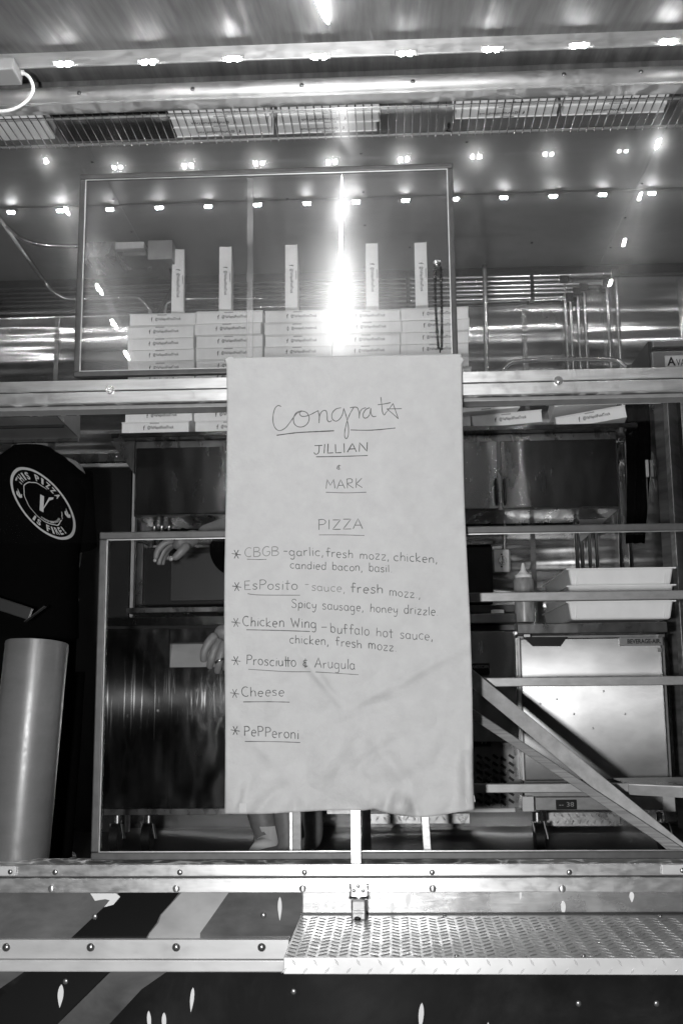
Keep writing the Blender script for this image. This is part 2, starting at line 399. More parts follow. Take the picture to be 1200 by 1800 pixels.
# middle window rail
zm_t, zm_m, zm_b = Zat(657,2.57), Zat(677,2.57), Zat(698,2.57)
rail_box('window_rail', zm_m+.0015, zm_t, 2.575, 2.66)
rail_box('window_rail', zm_b, zm_m-.0015, 2.575, 2.66)
rail_box('window_rail_groove', zm_m-.0015, zm_m+.0015, 2.582, 2.65, mt_black, 0)
rail_box('rail_lip', zm_b-.012, zm_b-.002, 2.592, 2.65, mt_steel_b, .002)
rail_box('rail_lip_shadow_gap', zm_b-.002, zm_b, 2.60, 2.64, mt_black, 0)
for x, y in ((195,686),(980,670)):
    p = W(x, y, 2.574); MB().tube([(p.x,2.577,p.z),(p.x,2.568,p.z)], .011, 14).build('bolt', mt_chrome, tr, smooth='auto')
    MB().tube([(p.x,2.568,p.z),(p.x,2.560,p.z)], .005, 8).build('bolt', mt_chrome, tr, smooth='auto')
# header rail: half round moulding
zh_t, zh_b = Zat(128,2.57), Zat(161,2.57)
zc_, rz_ = (zh_t+zh_b)/2, (zh_t-zh_b)/2
prof = [(2.635,zh_t),(2.60,zh_t)] + [(2.60-.03*math.cos(t), zc_+rz_*math.sin(t)) for t in np.linspace(R(80),R(-40),9)] + [(2.585,zh_b+.006),(2.585,zh_b),(2.635,zh_b)]
MB().prism(prof, XA, XB, 'x').build('header_rail', mt_alu_rail, tr, smooth='auto')
for x, y in ((140,152),(339,147),(530,138),(725,132),(990,124),(1125,118)):
    zz = zc_-.2*rz_ if x in (140,339,530,725) else zc_
    MB().sphere((Xat(x,y,2.57),2.569,zz), .006, 10, 6, (1,.6,1)).build('screw', mt_screw, tr, smooth=True)
# lower bumper trim on the left with its bolts
zt_t, zt_m, zt_b = Zat(1652,2.60,300), Zat(1686,2.60,300), Zat(1708,2.60,300)
xd = Xat(508,1700,2.60)
MB().box(XA,xd,2.600,Y0-.001,zt_m,zt_t).build('trim_band', mt_alu_white, tr, bevel=.0015)
MB().box(XA,xd,2.594,Y0-.001,zt_b,zt_m-.001).build('trim_band', mt_alu_white, tr, bevel=.003)
for x in (12,160,310,460):
    MB().sphere((Xat(x,1665,2.60),2.598,Zat(1665,2.60,x)), .0095, 14, 8, (1,.7,1)).build('bolt', mt_screw, tr, smooth=True)

# ------------------------------------------------------------------ tread plate shelf
zd, yd = Zat(1606,Y0), 2.195
x0d = Xat(530,1606,Y0); x1d = 1.35; zl = Zat(1713,yd)
sh = thing('serving_shelf', 'diamond tread plate shelf folded out from the truck side below the window', 'shelf', ((x0d+x1d)/2, (yd+Y0)/2, zd))
MB().box(x0d,x1d,yd+.004,Y0-.001,zd-.004,zd).build('tread_plate', mt_plate, sh)
lipb = MB().box(x0d,x1d,yd,yd+.004,zl,zd+.0005).build('front_lip', mt_lip, sh, bevel=.0015)
MB().box(x0d,x1d,Y0-.010,Y0-.0015,zd-.002,zd+.004).build('hinge_line', mt_dark, sh)
tb = MB()
def loz(mb, c, u, v, n, L=.0125, w=.0028, h=.0016):
    c = Vector(c); u = Vector(u); v = Vector(v); n = Vector(n)
    b = [c+u*L, c+v*w+u*L*.3, c-u*L*0+v*w, c-u*L, c-v*w-u*L*0, c-v*w+u*L*.3]
    vs = [c-u*L, c-v*w, c+u*L, c+v*w, c-u*L*.7+n*h, c-v*w*.35+n*h, c+u*L*.7+n*h, c+v*w*.35+n*h]
    mb.add(vs, [(0,1,5,4),(1,2,6,5),(2,3,7,6),(3,0,4,7),(4,5,6,7)])
px_, py_ = .0205, .029
nx = int((x1d-x0d)/px_); ny = int((Y0-yd-.02)/py_)
for i in range(nx):
    for j in range(ny):
        x = x0d+.012+i*px_; y = yd+.018+j*py_ + (px_/2 if i % 2 else 0)
        if y > Y0-.02: continue
        a = R(42) if i % 2 else R(-42)
        loz(tb, (x,y,zd-.0002), (math.cos(a),math.sin(a),0), (-math.sin(a),math.cos(a),0), (0,0,1), .0125, .0022, .0016)
o = tb.build('tread_pattern', mt_plate, sh); tag(o, kind='stuff')
tb = MB()
for i in range(nx):
    x = x0d+.02+i*.0415
    if x > x1d-.02: break
    a = R(-58); loz(tb, (x,yd+.0002,(zd+zl)/2+.0072), (math.cos(a),0,math.sin(a)), (-math.sin(a),0,math.cos(a)), (0,-1,0), .0085, .0022, .0014)
    a = R(50); loz(tb, (x-.019,yd+.0002,(zd+zl)/2-.0078), (math.cos(a),0,math.sin(a)), (-math.sin(a),0,math.cos(a)), (0,-1,0), .0085, .0022, .0014)
o = tb.build('lip_pattern', mt_lip, sh); tag(o, kind='stuff')
for x, y in ((802,1681),(1028,1685),(780,1607),(1155,1607)):
    a, b = S(x, y); D = zd/b
    MB().sphere((a*D,min(max(D,yd+.02),Y0-.03),zd), .005, 8, 6, (1,1,.7)).build('screw', mt_screw, sh, smooth=True)
# latch on the sill
lt = thing('toggle_latch', 'small steel toggle latch hanging from the sill rail above the tread plate shelf', 'latch', (Xat(630,1580,2.56),2.56,Zat(1580,2.56)))
a = W(616,1553,2.574); b = W(646,1582,2.574); MB().box(a.x,b.x,2.571,2.579,b.z,a.z).build('backplate', mt_alu_rail, lt, bevel=.002)
for x, y in ((629.5,1558),(621.5,1566),(638,1566)):
    p = W(x,y,2.57); MB().sphere((p.x,2.571,p.z), .0045, 10, 6, (1,.5,1)).build('screw', mt_screw, lt, smooth=True)
for x in (615,645.5):
    p = W(x,1553,2.568); q = W(x,1578,2.564); MB().tube([p,q], .0016, 8).build('wire_bail', mt_chrome, lt, smooth=True)
p = W(613,1578,2.564); q = W(648,1578,2.564); MB().tube([p,q], .003, 8).build('hinge_pin', mt_chrome, lt, smooth=True)
a = W(617,1581,2.555); b = W(643.5,1622,2.555)
MB().box(a.x,b.x,2.545,2.562,b.z+.006,a.z).build('lever', mt_latch, lt, bevel=.004)
MB().box(a.x+.002,b.x-.002,2.540,2.545,b.z+.022,b.z+.030).build('lever_step', mt_screw, lt, bevel=.001)
MB().box(a.x-.001,b.x+.001,2.538,2.563,b.z+.002,b.z+.007).build('lever_lip', mt_chrome, lt, bevel=.002)
p = W(628,1615,2.544); MB().sphere(p, .008, 12, 6, (1,.3,.6)).build('keyhole', mt_black, lt, smooth=True)

# ------------------------------------------------------------------ awning hatch and its strip lights
aw = thing('awning_hatch', 'brushed metal hatch door raised over the serving window with strip lights along its frame', 'hatch', (0,2.45,1.56))
def awz(y): return Zat(73,2.38)-.012 - .24*(2.42-y)
th = .03
MB().prism([(2.42,awz(2.42)+.02),(.7,awz(.7)+.02),(.7,awz(.7)+.05),(2.42,awz(2.42)+.05)], -1.35, 1.25, 'x').build('panel', mt_awn, aw)
MB().prism([(2.60,Zat(126,2.60)),(2.395,awz(2.42)+.055),(2.395,awz(2.42)+.065),(2.60,Zat(126,2.60)+.012)], -1.6, 1.5, 'x').build('hinge_flap', mt_awn, aw)
zsA, zsB = Zat(100,2.38), Zat(73,2.38)
MB().box(-1.6,1.5,2.378,2.384,zsA,zsB).build('edge_angle', mt_alu_rail, aw, bevel=.001)
MB().box(-1.6,1.5,2.384,2.42,zsB-.006,zsB).build('edge_angle', mt_alu_rail, aw)
MB().box(-1.35,1.25,2.372,2.378,zsB+.001,zsB+.006).build('edge_seal', mt_black, aw)
yy0, yy1 = 1.2, 2.1
for x0, x1, y0, y1 in ((-.3,.45,1.95,1.96),):
    MB().prism([(y0,awz(y0)+.016),(y1,awz(y1)+.016),(y1,awz(y1)+.022),(y0,awz(y0)+.022)], x0, x1, 'x').build('stiffener', mt_awn, aw)
def led(parent, c, d=(1,0,0), n=(0,0,-1), L=.042):
    """one strip-light module: housing along d, chips on the side n"""
    c = Vector(c); d = Vector(d).normalized(); n = Vector(n).normalized()
    h = MB().bar(c-d*L*.62, c+d*L*.62, .021, .005, up=d.cross(n)).build('led_module', mt_alu_rail, parent)
    for s in (-1, 1):
        q = c + n*.005 + d*(s*L*.24)
        MB().bar(q-d*.0045, q+d*.0045, .008, .006, up=d.cross(n)).build('chip', mt_led, h)
YS = 2.404
zstrip = .6399*YS
for x, y in ((120,109),(266,106),(413,100),(563,97),(712,91),(862,84),(1013,77),(1168,70)):
    led(aw, (Xat(x,y,YS),YS-.030,Zat(y+1,YS-.030,x)))
for X0, sl, sp in ((-.967,.262,.2), (.77,.19,.235)):
    MB().bar((X0,2.42,1.55),(X0,.85,1.55-1.57*sl), .026, .016).build('side_arm', mt_alu_rail, aw)
    for k in range(8):
        y = 2.40-sp*k; z = 1.535-sl*(2.42-y)
        led(aw, (X0,y,z-.012), (0,1,sl), (0,sl,-1))
# added glowing bar under the hatch, an invented source for the glare in the glass
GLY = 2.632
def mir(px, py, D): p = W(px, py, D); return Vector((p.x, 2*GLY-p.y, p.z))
fl_ = thing('added_glare_lamp', 'added glowing bar and head under the hatch, making the central glare in the window glass', 'lamp', mir(600,590,3.75))
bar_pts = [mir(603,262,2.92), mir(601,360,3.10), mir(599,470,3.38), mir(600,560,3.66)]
MB().tube(bar_pts, [.0010,.0018,.005,.016], 8).build('glare_tube', mt_glare, fl_, smooth=True)
q = mir(600,588,3.74); MB().sphere(q, .034, 16, 10, (.62,.5,1.25)).build('glare_head', mt_glare, fl_, smooth=True)
MB().box(q.x-.03,q.x+.03,q.y-.02,q.y+.02,q.z+.042,q.z+.05).build('glare_hood', mt_steel_d, fl_, bevel=.003)
# ceiling strip
cs = thing('ceiling_strip_light', 'row of small lit led modules running along the cabin ceiling', 'strip light', (0,3.96,CZ-.01))
MB().box(XL+.05,XR-.05,3.95,3.97,CZ-.006,CZ-.0005).build('channel', mt_steel_b, cs)
for i in range(-2, 17):
    a = S(20+ (1145-20)*i/13, 371-31*i/13); led(cs, (a[0]*3.96,3.96,CZ-.012), L=.03)

# ------------------------------------------------------------------ glass of the upper window and framed panes
gw = thing('window_glass', 'large clear glass behind the framed pane above the middle rail, reflecting rows of lights', 'window glass', (0,2.632,zm_t))
MB().box(-2.2,1.95,2.630,2.635,zm_t+.001,zh_b-.01).build('pane', mt_glass_up, gw)
MB().box(-2.2,1.95,2.628,2.637,zm_t-.001,zm_t+.006).build('track', mt_steel_b, gw)
gw2 = thing('window_glass', 'narrow clear glass band below the middle rail above the lower framed pane', 'window glass', (0,2.64,zm_b-.2))
MB().box(-2.2,1.95,2.640,2.645,Zat(947,2.64),zm_b-.013).build('pane', mt_glass_md, gw2)
def framed(name, label, TL, TR, BL, BR, D, w, glass, mid=None, gx=None, frame_mat=mt_frame):
    P = [W(*q, D) for q in (TL, TR, BR, BL)]
    xl = (P[0].x+P[3].x)/2; xr = (P[1].x+P[2].x)/2; zt = (P[0].z+P[1].z)/2; zb = (P[2].z+P[3].z)/2
    t = thing(name, label, 'window', ((xl+xr)/2,D,zb))
    for n_, b_ in (('frame_rail',(xl,xr,zt-w,zt)),('frame_rail',(xl,xr,zb,zb+w)),('frame_stile',(xl,xl+w,zb+w+.0005,zt-w-.0005)),('frame_stile',(xr-w,xr,zb+w+.0005,zt-w-.0005))):
        MB().box(b_[0],b_[1],D-.010,D+.010,b_[2],b_[3]).build(n_, frame_mat, t, bevel=.003)
        # bright inner bead
    MB().box(xl+w,xr-w,D-.006,D-.003,zb+w,zb+w+.002).build('glazing_bead', mt_alu_rail, t)
    MB().box(xl+w,xr-w,D-.006,D-.003,zt-w-.002,zt-w).build('glazing_bead', mt_alu_rail, t)
    MB().box(xl+w,xl+w+.0025,D-.006,D-.003,zb+w+.002,zt-w-.002).build('glazing_bead', mt_alu_rail, t)
    MB().box(xr-w-.002,xr-w,D-.006,D-.003,zb+w+.002,zt-w-.002).build('glazing_bead', mt_alu_rail, t)
    g1 = xr-w+.002 if gx is None else gx
    MB().box(xl+w-.002,g1,D,D+.003,zb+w-.002,zt-w+.002).build('pane', glass, t)
    if mid: 
        mb_ = MB().box(mid,mid+.014,D-.002,D+.008,zb+w,zt-w); mb_.build('frame_stile', frame_mat, t, bevel=.002)
    return t
up = framed('framed_window', 'framed glass pane above the middle rail in front of stacked pizza boxes', (141,308),(797,290),(133,660),(803,653), 2.612, .014, mt_glass_up)
lo = framed('framed_window', 'large framed scratched pane below the middle rail, partly behind the paper menu', (178,940),(1420,913),(160,1515),(1450,1505), 2.625, .018, mt_glass_lo, gx=Xat(781,1470,2.625))
x = Xat(434,330,2.61); MB().box(x,x+.016,2.616,2.622,Zat(650,2.61),Zat(306,2.61)).build('glass_edge_strip', mt_glass_hz, up)

# ------------------------------------------------------------------ wire shelf with its boxes
zw = 1.575; yw0, yw1 = 2.665, 2.885
ws = thing('wire_shelf', 'long wire grid shelf hung inside just behind the header rail', 'wire shelf', (0,2.75,zw))
nwire = 0
wire = None
for i in range(95):
    x = -1.2+.0225*i
    if wire is None:
        wire = MB().tube([(x,yw0,zw-.002),(x,yw1+.004,zw-.002)], .0016, 6).build('wire', mt_chrome, ws, smooth=True)
        base_x = x
    else:
        c = wire.copy(); COL.objects.link(c); c.parent = ws; c.location = (x-base_x,0,0)
for y, r in ((yw1,.0038),(yw0+.075,.0028),(yw0+.003,.003)):
    MB().tube([(-1.3,y,zw+.003),(1.05,y,zw+.003)], r, 8).build('rod', mt_alu_white, ws, smooth=True)
for x in (-1.25, .33, .99):
    MB().box(x-.008,x+.008,yw0+.02,yw0+.05,zw+.003,CZ-.001).build('hanger', mt_steel_b, ws)
cp = W(788,205,2.83); MB().sphere((cp.x,2.83,zw-.004), .009, 8, 6, (.6,1,1)).build('hook', mt_black, ws, smooth=True)
MB().tube([(cp.x,2.83,zw-.01),(cp.x-.008,2.82,zw-.025),(cp.x+.006,2.82,zw-.028)], .002, 6).build('hook', mt_black, ws, smooth=True)

# ------------------------------------------------------------------ pizza boxes
BW, BD, BH = .282, .282, .046
def make_box(txt='@ViaNapoliFoodTruck', tx0=-.032, tx1=.077, icon='f'):
    t = thing('pizza_box', 'white pizza box', 'pizza box')
    MB().box(-BW/2+.002,BW/2-.002,.002,BD-.002,0,BH-.0035).build('tray', mt_card, t, local=True, bevel=.0012)
    MB().box(-BW/2,BW/2,-.0006,BD,BH-.0032,BH).build('lid', mt_card, t, local=True, bevel=.001)
    MB().box(-.022,.016,-.0006,.004,BH-.0075,BH-.0034).build('tab', mt_card_in, t, local=True)
    z0, z1 = .0155, .031
    me = text_fit(icon, lambda u, v: Vector((tx0-.018+u*.0075, .0012, z0-.001+v*(z1-z0+.002))), .02)
    link_mesh('lettering', me, mt_ink, t, off=Vector())
    me = text_fit(txt, lambda u, v: Vector((tx0+u*(tx1-tx0), .0012, z0+v*(z1-z0))), .018)
    link_mesh('lettering', me, mt_ink, t, off=Vector())
    return t
proto = make_box()
proto_ig = make_box('@vianapoli_foodtruck', -.027, .081, 'o')
used = {'p': False, 'g': False}
def place_box(loc, rot, label, group, ig=False):
    k = 'g' if ig else 'p'; src = proto_ig if ig else proto
    if not used[k]: o = src; used[k] = True
    else: o = copy_tree(src)
    o.location = loc; o.rotation_euler = rot
    o['label'] = label; o['group'] = group; return o
ORD = ['topmost', 'second from the top', 'third from the top', 'fourth from the top', 'fifth from the top', 'sixth from the top', 'seventh from the top', 'eighth from the top', 'ninth from the top', 'lowest']
DB = 4.31
stacks = [('leftmost stack', 225, 343, 551, 0), ('second stack from the left', 345, 460, 546, 0), ('middle stack', 465, 580, 545, 1),
          ('second stack from the right', 585, 703, 543, 0), ('rightmost stack', 705, 822, 540, 0)]
z_cab = Zat(762, DB, 300)
zshelf = z_cab
for nm, xa, xb, yt, ig in stacks:
    ztop = Zat(yt, DB, (xa+xb)/2); xc = Xat((xa+xb)/2, yt, DB)
    pitch = (ztop - zshelf)/10
    for k in range(10):
        jx = random.uniform(-.006, .006); jy = random.uniform(0, .014)
        if nm == 'leftmost stack': jx = [.006,-.003,-.003,0,0,.002,0,-.004,-.004,-.017][k]
        z = zshelf + pitch*(9-k)
        o = place_box((xc+jx, DB+jy-.004, z), (0,0,random.uniform(-.03,.03)), f'closed white pizza box, {ORD[k]} of the {nm}', 'pizza boxes stacked on the wall cabinet', ig and k == 1)
        o.scale = (1,1,pitch/BH*.985)
# standing boxes on top of the stacks
for (xa, xb, yt, yb), nm in zip(((304,327,437,550),(387,411,432,546),(503,527,433,543),(645,668,430,541),(731,754,424,540)),
                        ('leftmost','second from the left','middle','second from the right','rightmost')):
    x = Xat(xa+8, 500, DB); zb = Zat(yb-1, DB, xa)
    o = place_box((x-.0, DB-.006, zb+BW/2), (0, R(90), 0), f'white pizza box standing on end on top of the {nm} stack', 'pizza boxes standing on end')
    o.rotation_euler = (Matrix.Rotation(-.8*math.atan2(x,DB)+random.uniform(-.02,.02),3,'Z') @ Matrix.Rotation(R(90),3,'Y')).to_euler()
    o.location.x -= BH/2
# loose tilted boxes right of the paper
def tilt_box(px, py, D, rz, ry, label, flip=False):
    p = W(px, py, D); o = place_box(p, (0,R(ry),R(rz)), label, 'loose pizza boxes on the right of the cabinet'); 
    if flip: o.rotation_euler = (0, R(180+ry), R(rz)); 
    return o
tilt_box(892, 747, 4.28, -2, -4, 'white pizza box lying tilted under another beside the paper menu, right end of cabinet')
tilt_box(850, 700, 4.26, 4, -5, 'upside down white pizza box leaning on a tilted one right beside the paper menu', True)
tilt_box(1040, 744, 4.28, -6, -8, 'white pizza box with clear print tipped up at the right end of the wall cabinet')
tilt_box(1032, 706, 4.45, -4, -7, 'white pizza box lying behind and on top of the tipped one at the right end')
# boxes filed upright in the wire shelf, printed edge down
GXN = ['far left','left of centre','right of centre','far right']
gxs = [(288,475,4,'left'),(478,668,4,'second'),(800,985,3,'third'),(992,1180,2,'right')]
for xa, xb, n, nm in gxs:
    xc = (Xat(xa,200,2.73)+Xat(xb,200,2.73))/2
    rows = [0,1,2,3] if n == 4 else ([0,1,2] if n == 3 else [1,2])
    for k in rows:
        y = yw0 + .006 + .051*k
        o = place_box((xc+random.uniform(-.008,.008), y+.0, zw+.008), (0,0,0), 'white pizza box filed upright', 'pizza boxes filed in the wire shelf')
        o['label'] = f"white pizza box filed upright in wire shelf, {['nearest','second','third','farthest'][k]} of the {GXN[[g[3] for g in gxs].index(nm)]} group"
        # printed front faces down, top faces the cabin; rotated so the print reads upside down from outside
        o.rotation_euler = Matrix(((-1,0,0),(0,0,-1),(0,-1,0))).transposed().to_euler()
        o.rotation_euler = Matrix(((-1,0,0),(0,0,1),(0,1,0))).to_euler()
        o.scale = (1,.98,1)
bc = thing('black_case', 'flat black case lying in the left end of the wire shelf', 'case', ((Xat(95,200,2.73)+Xat(298,200,2.73))/2,2.75,zw+.01))
MB().box(Xat(92,200,2.75),Xat(298,200,2.75),yw0+.01,yw1-.01,zw+.007,zw+.09).build('shell', mt_black, bc, bevel=.004)
MB().box(Xat(180,200,2.75),Xat(200,200,2.75),yw1-.012,yw1-.004,zw+.02,zw+.04).build('clasp', mt_screw, bc)
wc = thing('paper_packet', 'pale folded paper packet at the far left end of the wire shelf', 'packet', (Xat(40,200,2.75),2.75,zw+.01))
MB().box(Xat(-20,200,2.75),Xat(78,200,2.75),yw0+.02,yw1-.03,zw+.007,zw+.05).build('packet', mt_card, wc, bevel=.003)
MB().box(Xat(60,200,2.75),Xat(86,200,2.75),yw0+.08,yw1-.01,zw+.052,zw+.1).build('flap', mt_card_in, wc)

# ------------------------------------------------------------------ conduits on the back wall
YP = 4.69
g_c = 'conduits on the back wall'
ys_ = [487,495,503,510,517,526]; xe = [1088,996,1071,1030,1018,1005]
names = ['topmost','second','third','fourth','fifth','lowest']
for i in range(6):
    z = Zat(ys_[i], YP, 850); x1 = Xat(xe[i], 600, YP)
    t = thing('conduit', f'thin metal conduit, {names[i]} of the bundle running under the ceiling and turning down at right', 'pipe', (x1,YP,FZ+.95), g_c)
    pts = [(XL+.05,YP,z),(x1-.05,YP,z)]
    zlow = -.02 if xe[i] < 1040 else .5
    MB().tube([(XL+.05,YP,z),(x1-.03,YP,z),(x1-.012,YP-.001,z-.004),(x1-.003,YP,z-.012),(x1,YP,z-.03),(x1,YP,zlow)], .0085, 10).build('pipe', mt_chrome, t, smooth=True)
    MB().box(x1-.022,x1+.016,YP-.018,YP+.012,z-.022,z+.016).build('elbow_fitting', mt_pipe_dk, t, bevel=.005)
    MB().box(x1-.013,x1+.013,YP-.012,YP+.03,.98,1.0).build('clamp', mt_chrome, t)
    for cx in (-.62, .1, .66):
        if cx < x1-.05: MB().box(cx-.008,cx+.008,YP-.012,YP+.03,z-.011,z+.011).build('clamp', mt_pipe_dk, t)
def conduit(pts, r, label, mat=mt_chrome, name='conduit', cat='pipe'):
    # smooth the px path
    P = [W(*q) for q in pts]; out = []
    for i in range(len(P)-1):
        p0 = P[max(i-1,0)]; p1 = P[i]; p2 = P[i+1]; p3 = P[min(i+2,len(P)-1)]
        for k in range(6):
            t = k/6; out.append(.5*((2*p1)+(p2-p0)*t+(2*p0-5*p1+4*p2-p3)*t*t+(3*p1-p0-3*p2+p3)*t**3))
    out.append(P[-1]); o = MB().tube(out, r, 10).build(name, mat, None, smooth=True); tag(o, label, cat); return o
conduit([(851,466,4.6),(853,560,4.6),(856,740,4.6)], .0115, 'upright metal conduit standing apart at the left of the turned down bundle')
def cD(px, py, h=.02): return min((CZ-h)/S(px,py)[1], 4.66)
conduit([(-40,330,cD(-40,330)),(0,383,cD(0,383)),(40,440,cD(40,440)),(75,490,4.62),(100,517,4.64),(135,527,4.66),(230,523,4.66),(252,530,4.66),(266,556,4.66),(268,640,4.66)], .0105, 'metal conduit bending down from the ceiling at far left and along the wall')
conduit([(-10,375,cD(-10,375)),(15,400,cD(15,400)),(40,420,cD(40,420)),(80,431,cD(80,431)),(150,433,cD(150,433))], .009, 'thin conduit curving along the ceiling into the junction box at left')
conduit([(284,640,4.6),(290,550,4.6),(300,530,4.6),(345,525,4.62),(470,525,4.62)], .008, 'curved metal conduit behind the first standing pizza box')
conduit([(292,458,4.3),(303,480,4.4),(302,505,4.5),(290,530,4.55),(278,560,4.56),(272,620,4.56)], .009, 'dark flexible cable sagging from the ceiling junction box to the stacks', mt_pipe_dk, 'flexible_cable', 'cable')
conduit([(883,652,4.45),(895,640,4.45),(920,634,4.45),(1000,631,4.45),(1075,632,4.45),(1092,640,4.45),(1104,655,4.45)], .0095, 'arched metal rail bending down at both ends above the middle rail at right', mt_chrome, 'arched_rail', 'rail')
conduit([(885,880,4.68),(886,930,4.68),(886,968,4.68)], .008, 'short conduit pair leg dropping into the dial switch box')
bx = thing('junction_box', 'metal junction box with a pale centre cover mounted under the ceiling at left', 'junction box', W(230,440,4.35))
def pbox(parent, name, x0, y0, x1, y1, D, dep, mat, bev=.002, smooth=False):
    a = W(x0, (y0+y1)/2, D); b = W(x1, (y0+y1)/2, D); zt = W((x0+x1)/2, y0, D).z; zb = W((x0+x1)/2, y1, D).z
    return MB().box(a.x, b.x, D, D+dep, zb, zt).build(name, mat, parent, bevel=bev)
pbox(bx,'housing',143,425,203,452,4.30,.2,mt_steel_d); pbox(bx,'cover',203,425,253,437,4.26,.1,mt_card_in); pbox(bx,'cover_base',205,438,258,450,4.29,.15,mt_steel_d)
pbox(bx,'housing',260,422,303,456,4.25,.22,mt_steel_b)
a = W(220,420,4.35); MB().box(a.x-.12,a.x+.15,4.35,4.45,a.z,CZ-.001).build('ceiling_mount', mt_pipe_dk, bx)

# ------------------------------------------------------------------ wall cabinet
zc0 = Zat(900,4.33,650); zc1 = Zat(757,4.30,650)
zflT = zshelf-.001
xcl, xcr = Xat(235,850,4.33), Xat(1088,850,4.33)
cab = thing('wall_cabinet', 'long stainless wall cabinet with small bar handles under the pizza box stacks', 'cabinet', ((xcl+xcr)/2,4.5,zc0))
MB().box(xcl,xcr,4.345,YB-.031,zc0,zflT-.021).build('body', mt_steel_d, cab, bevel=.003)
MB().box(Xat(195,768,4.28),Xat(1120,750,4.28),4.28,YB-.031,zflT-.020,zflT).build('top_shelf', mt_steel_v, cab, bevel=.002)
for (xa, xb) in ((238,440),(443,660),(663,876),(880,1086)):
    dd = MB().box(Xat(xa,860,4.33)+.002,Xat(xb,860,4.33)-.002,4.325,4.343,zc0+.004,zflT-.055).build('door', mt_steel_v, cab, bevel=.003)
    hx = Xat(xb-4 if xa in (238,663) else xa+7,860,4.31)
    MB().tube([(hx,4.325,zc0+.02),(hx,4.305,zc0+.03),(hx,4.305,zc0+.12),(hx,4.325,zc0+.13)], .005, 8).build('handle', mt_pipe_dk, dd, smooth=True)
MB().add([(xcl-.001,4.34,zflT-.021),(xcl-.10,4.34,zflT-.021),(xcl-.001,4.34,zflT-.16),(xcl-.004,4.6,zflT-.021),(xcl-.10,4.6,zflT-.021),(xcl-.004,4.6,zflT-.16)], [(0,1,2),(3,5,4),(0,3,4,1),(1,4,5,2),(2,5,3,0)]).build('bracket', mt_steel_d, cab)
MB().add([(xcr-.12,4.60,zc0-.002),(xcr,4.60,zc0-.002),(xcr-.12,4.60,zc0-.10),(xcr-.12,4.604,zc0-.002),(xcr,4.604,zc0-.002),(xcr-.12,4.604,zc0-.10)], [(0,1,2),(3,5,4),(0,3,4,1),(1,4,5,2),(2,5,3,0)]).build('bracket', mt_steel_b, cab)

# ------------------------------------------------------------------ hood at far left
hd = thing('extractor_hood', 'sloping stainless hood edge hanging at far left just under the middle rail', 'hood', (W(50,740,3.1)))
xh = Xat(82,713,2.95); Dh = xh/S(138,771)[0]
zA = Zat(714,2.95,82); zBk = S(138,771)[1]*Dh
MB().prism([(2.95,zA),(Dh,zBk),(Dh,zBk+.10),(2.95,zA+.05)], XL+.01, xh, 'x').build('canopy', mt_hood, hd, bevel=.002)
q = 0.55; ym = 2.95+(Dh-2.95)*q; zm = zA+(zBk-zA)*q
MB().box(XL+.02,xh-.002,ym-.004,ym+.004,zm-.008,zm+.004).build('seam', mt_dark, hd)
MB().box(XL+.02,xh+.001,Dh-.006,Dh+.008,zBk-.010,zBk+.001).build('drip_edge', mt_steel_d, hd, bevel=.001)
MB().add([(xh+.001,2.95,zA),(xh+.001,2.95,zA+.05),(xh+.003,Dh,zBk+.1),(xh+.003,Dh,zBk)], [(0,1,2,3)]).build('end_cap', mt_steel_d, hd, solid=.003)

# ------------------------------------------------------------------ doorway and counter at left
dw = thing('dark_doorway', 'dark door opening with pale trim behind the person at left', 'doorway', (W(160,1490,4.6)))
pbox(dw,'door_leaf',-40,822,224,1500,4.60,.03,mt_black)
pbox(dw,'head_trim',95,815,232,821,4.58,.04,mt_alu_white); pbox(dw,'head_band',85,797,232,812,4.60,.03,mt_steel_d)
pbox(dw,'side_trim',226,822,232,1495,4.58,.04,mt_alu_white)
for x in (92,205): 
    p = W(x, 802, 4.595); MB().sphere(p, .008, 8, 6, (1,.5,1)).build('bolt', mt_chrome, dw, smooth=True)
ov = thing('black_oven', 'black countertop oven box with steel sides behind the drooping hand', 'oven', W(320,1066,4.2))
pbox(ov,'body',252,962,470,1063,4.15,.4,mt_black,.004); pbox(ov,'side_post',240,955,251,1063,4.12,.08,mt_steel_d,.002)
pbox(ov,'door_frame',300,972,395,1056,4.14,.01,mt_dark,.002)
pbox(ov,'base_rail',222,1067,470,1076,4.08,.4,mt_steel_d,.002)
for i in range(3):
    x = Xat(270+13*i, 930, 4.6); o = MB().tube([(x,4.62,Zat(958,4.62,280)),(x,4.62,Zat(880,4.62,280))], .008, 8).build('conduit', mt_chrome, None, smooth=True)
    tag(o, f"short upright conduit under the left end of the wall cabinet, {['left','middle','right'][i]} one of three", 'pipe', 'short conduits under the cabinet')
ct = thing('steel_counter', 'worn stainless counter front with recessed pull handle behind the scratched pane', 'counter', W(320,1425,4.0))
pbox(ct,'top_edge',183,1083,620,1098,3.98,.6,mt_steel_v,.002); pbox(ct,'shadow_gap',183,1099,620,1104,4.02,.55,mt_black,0)
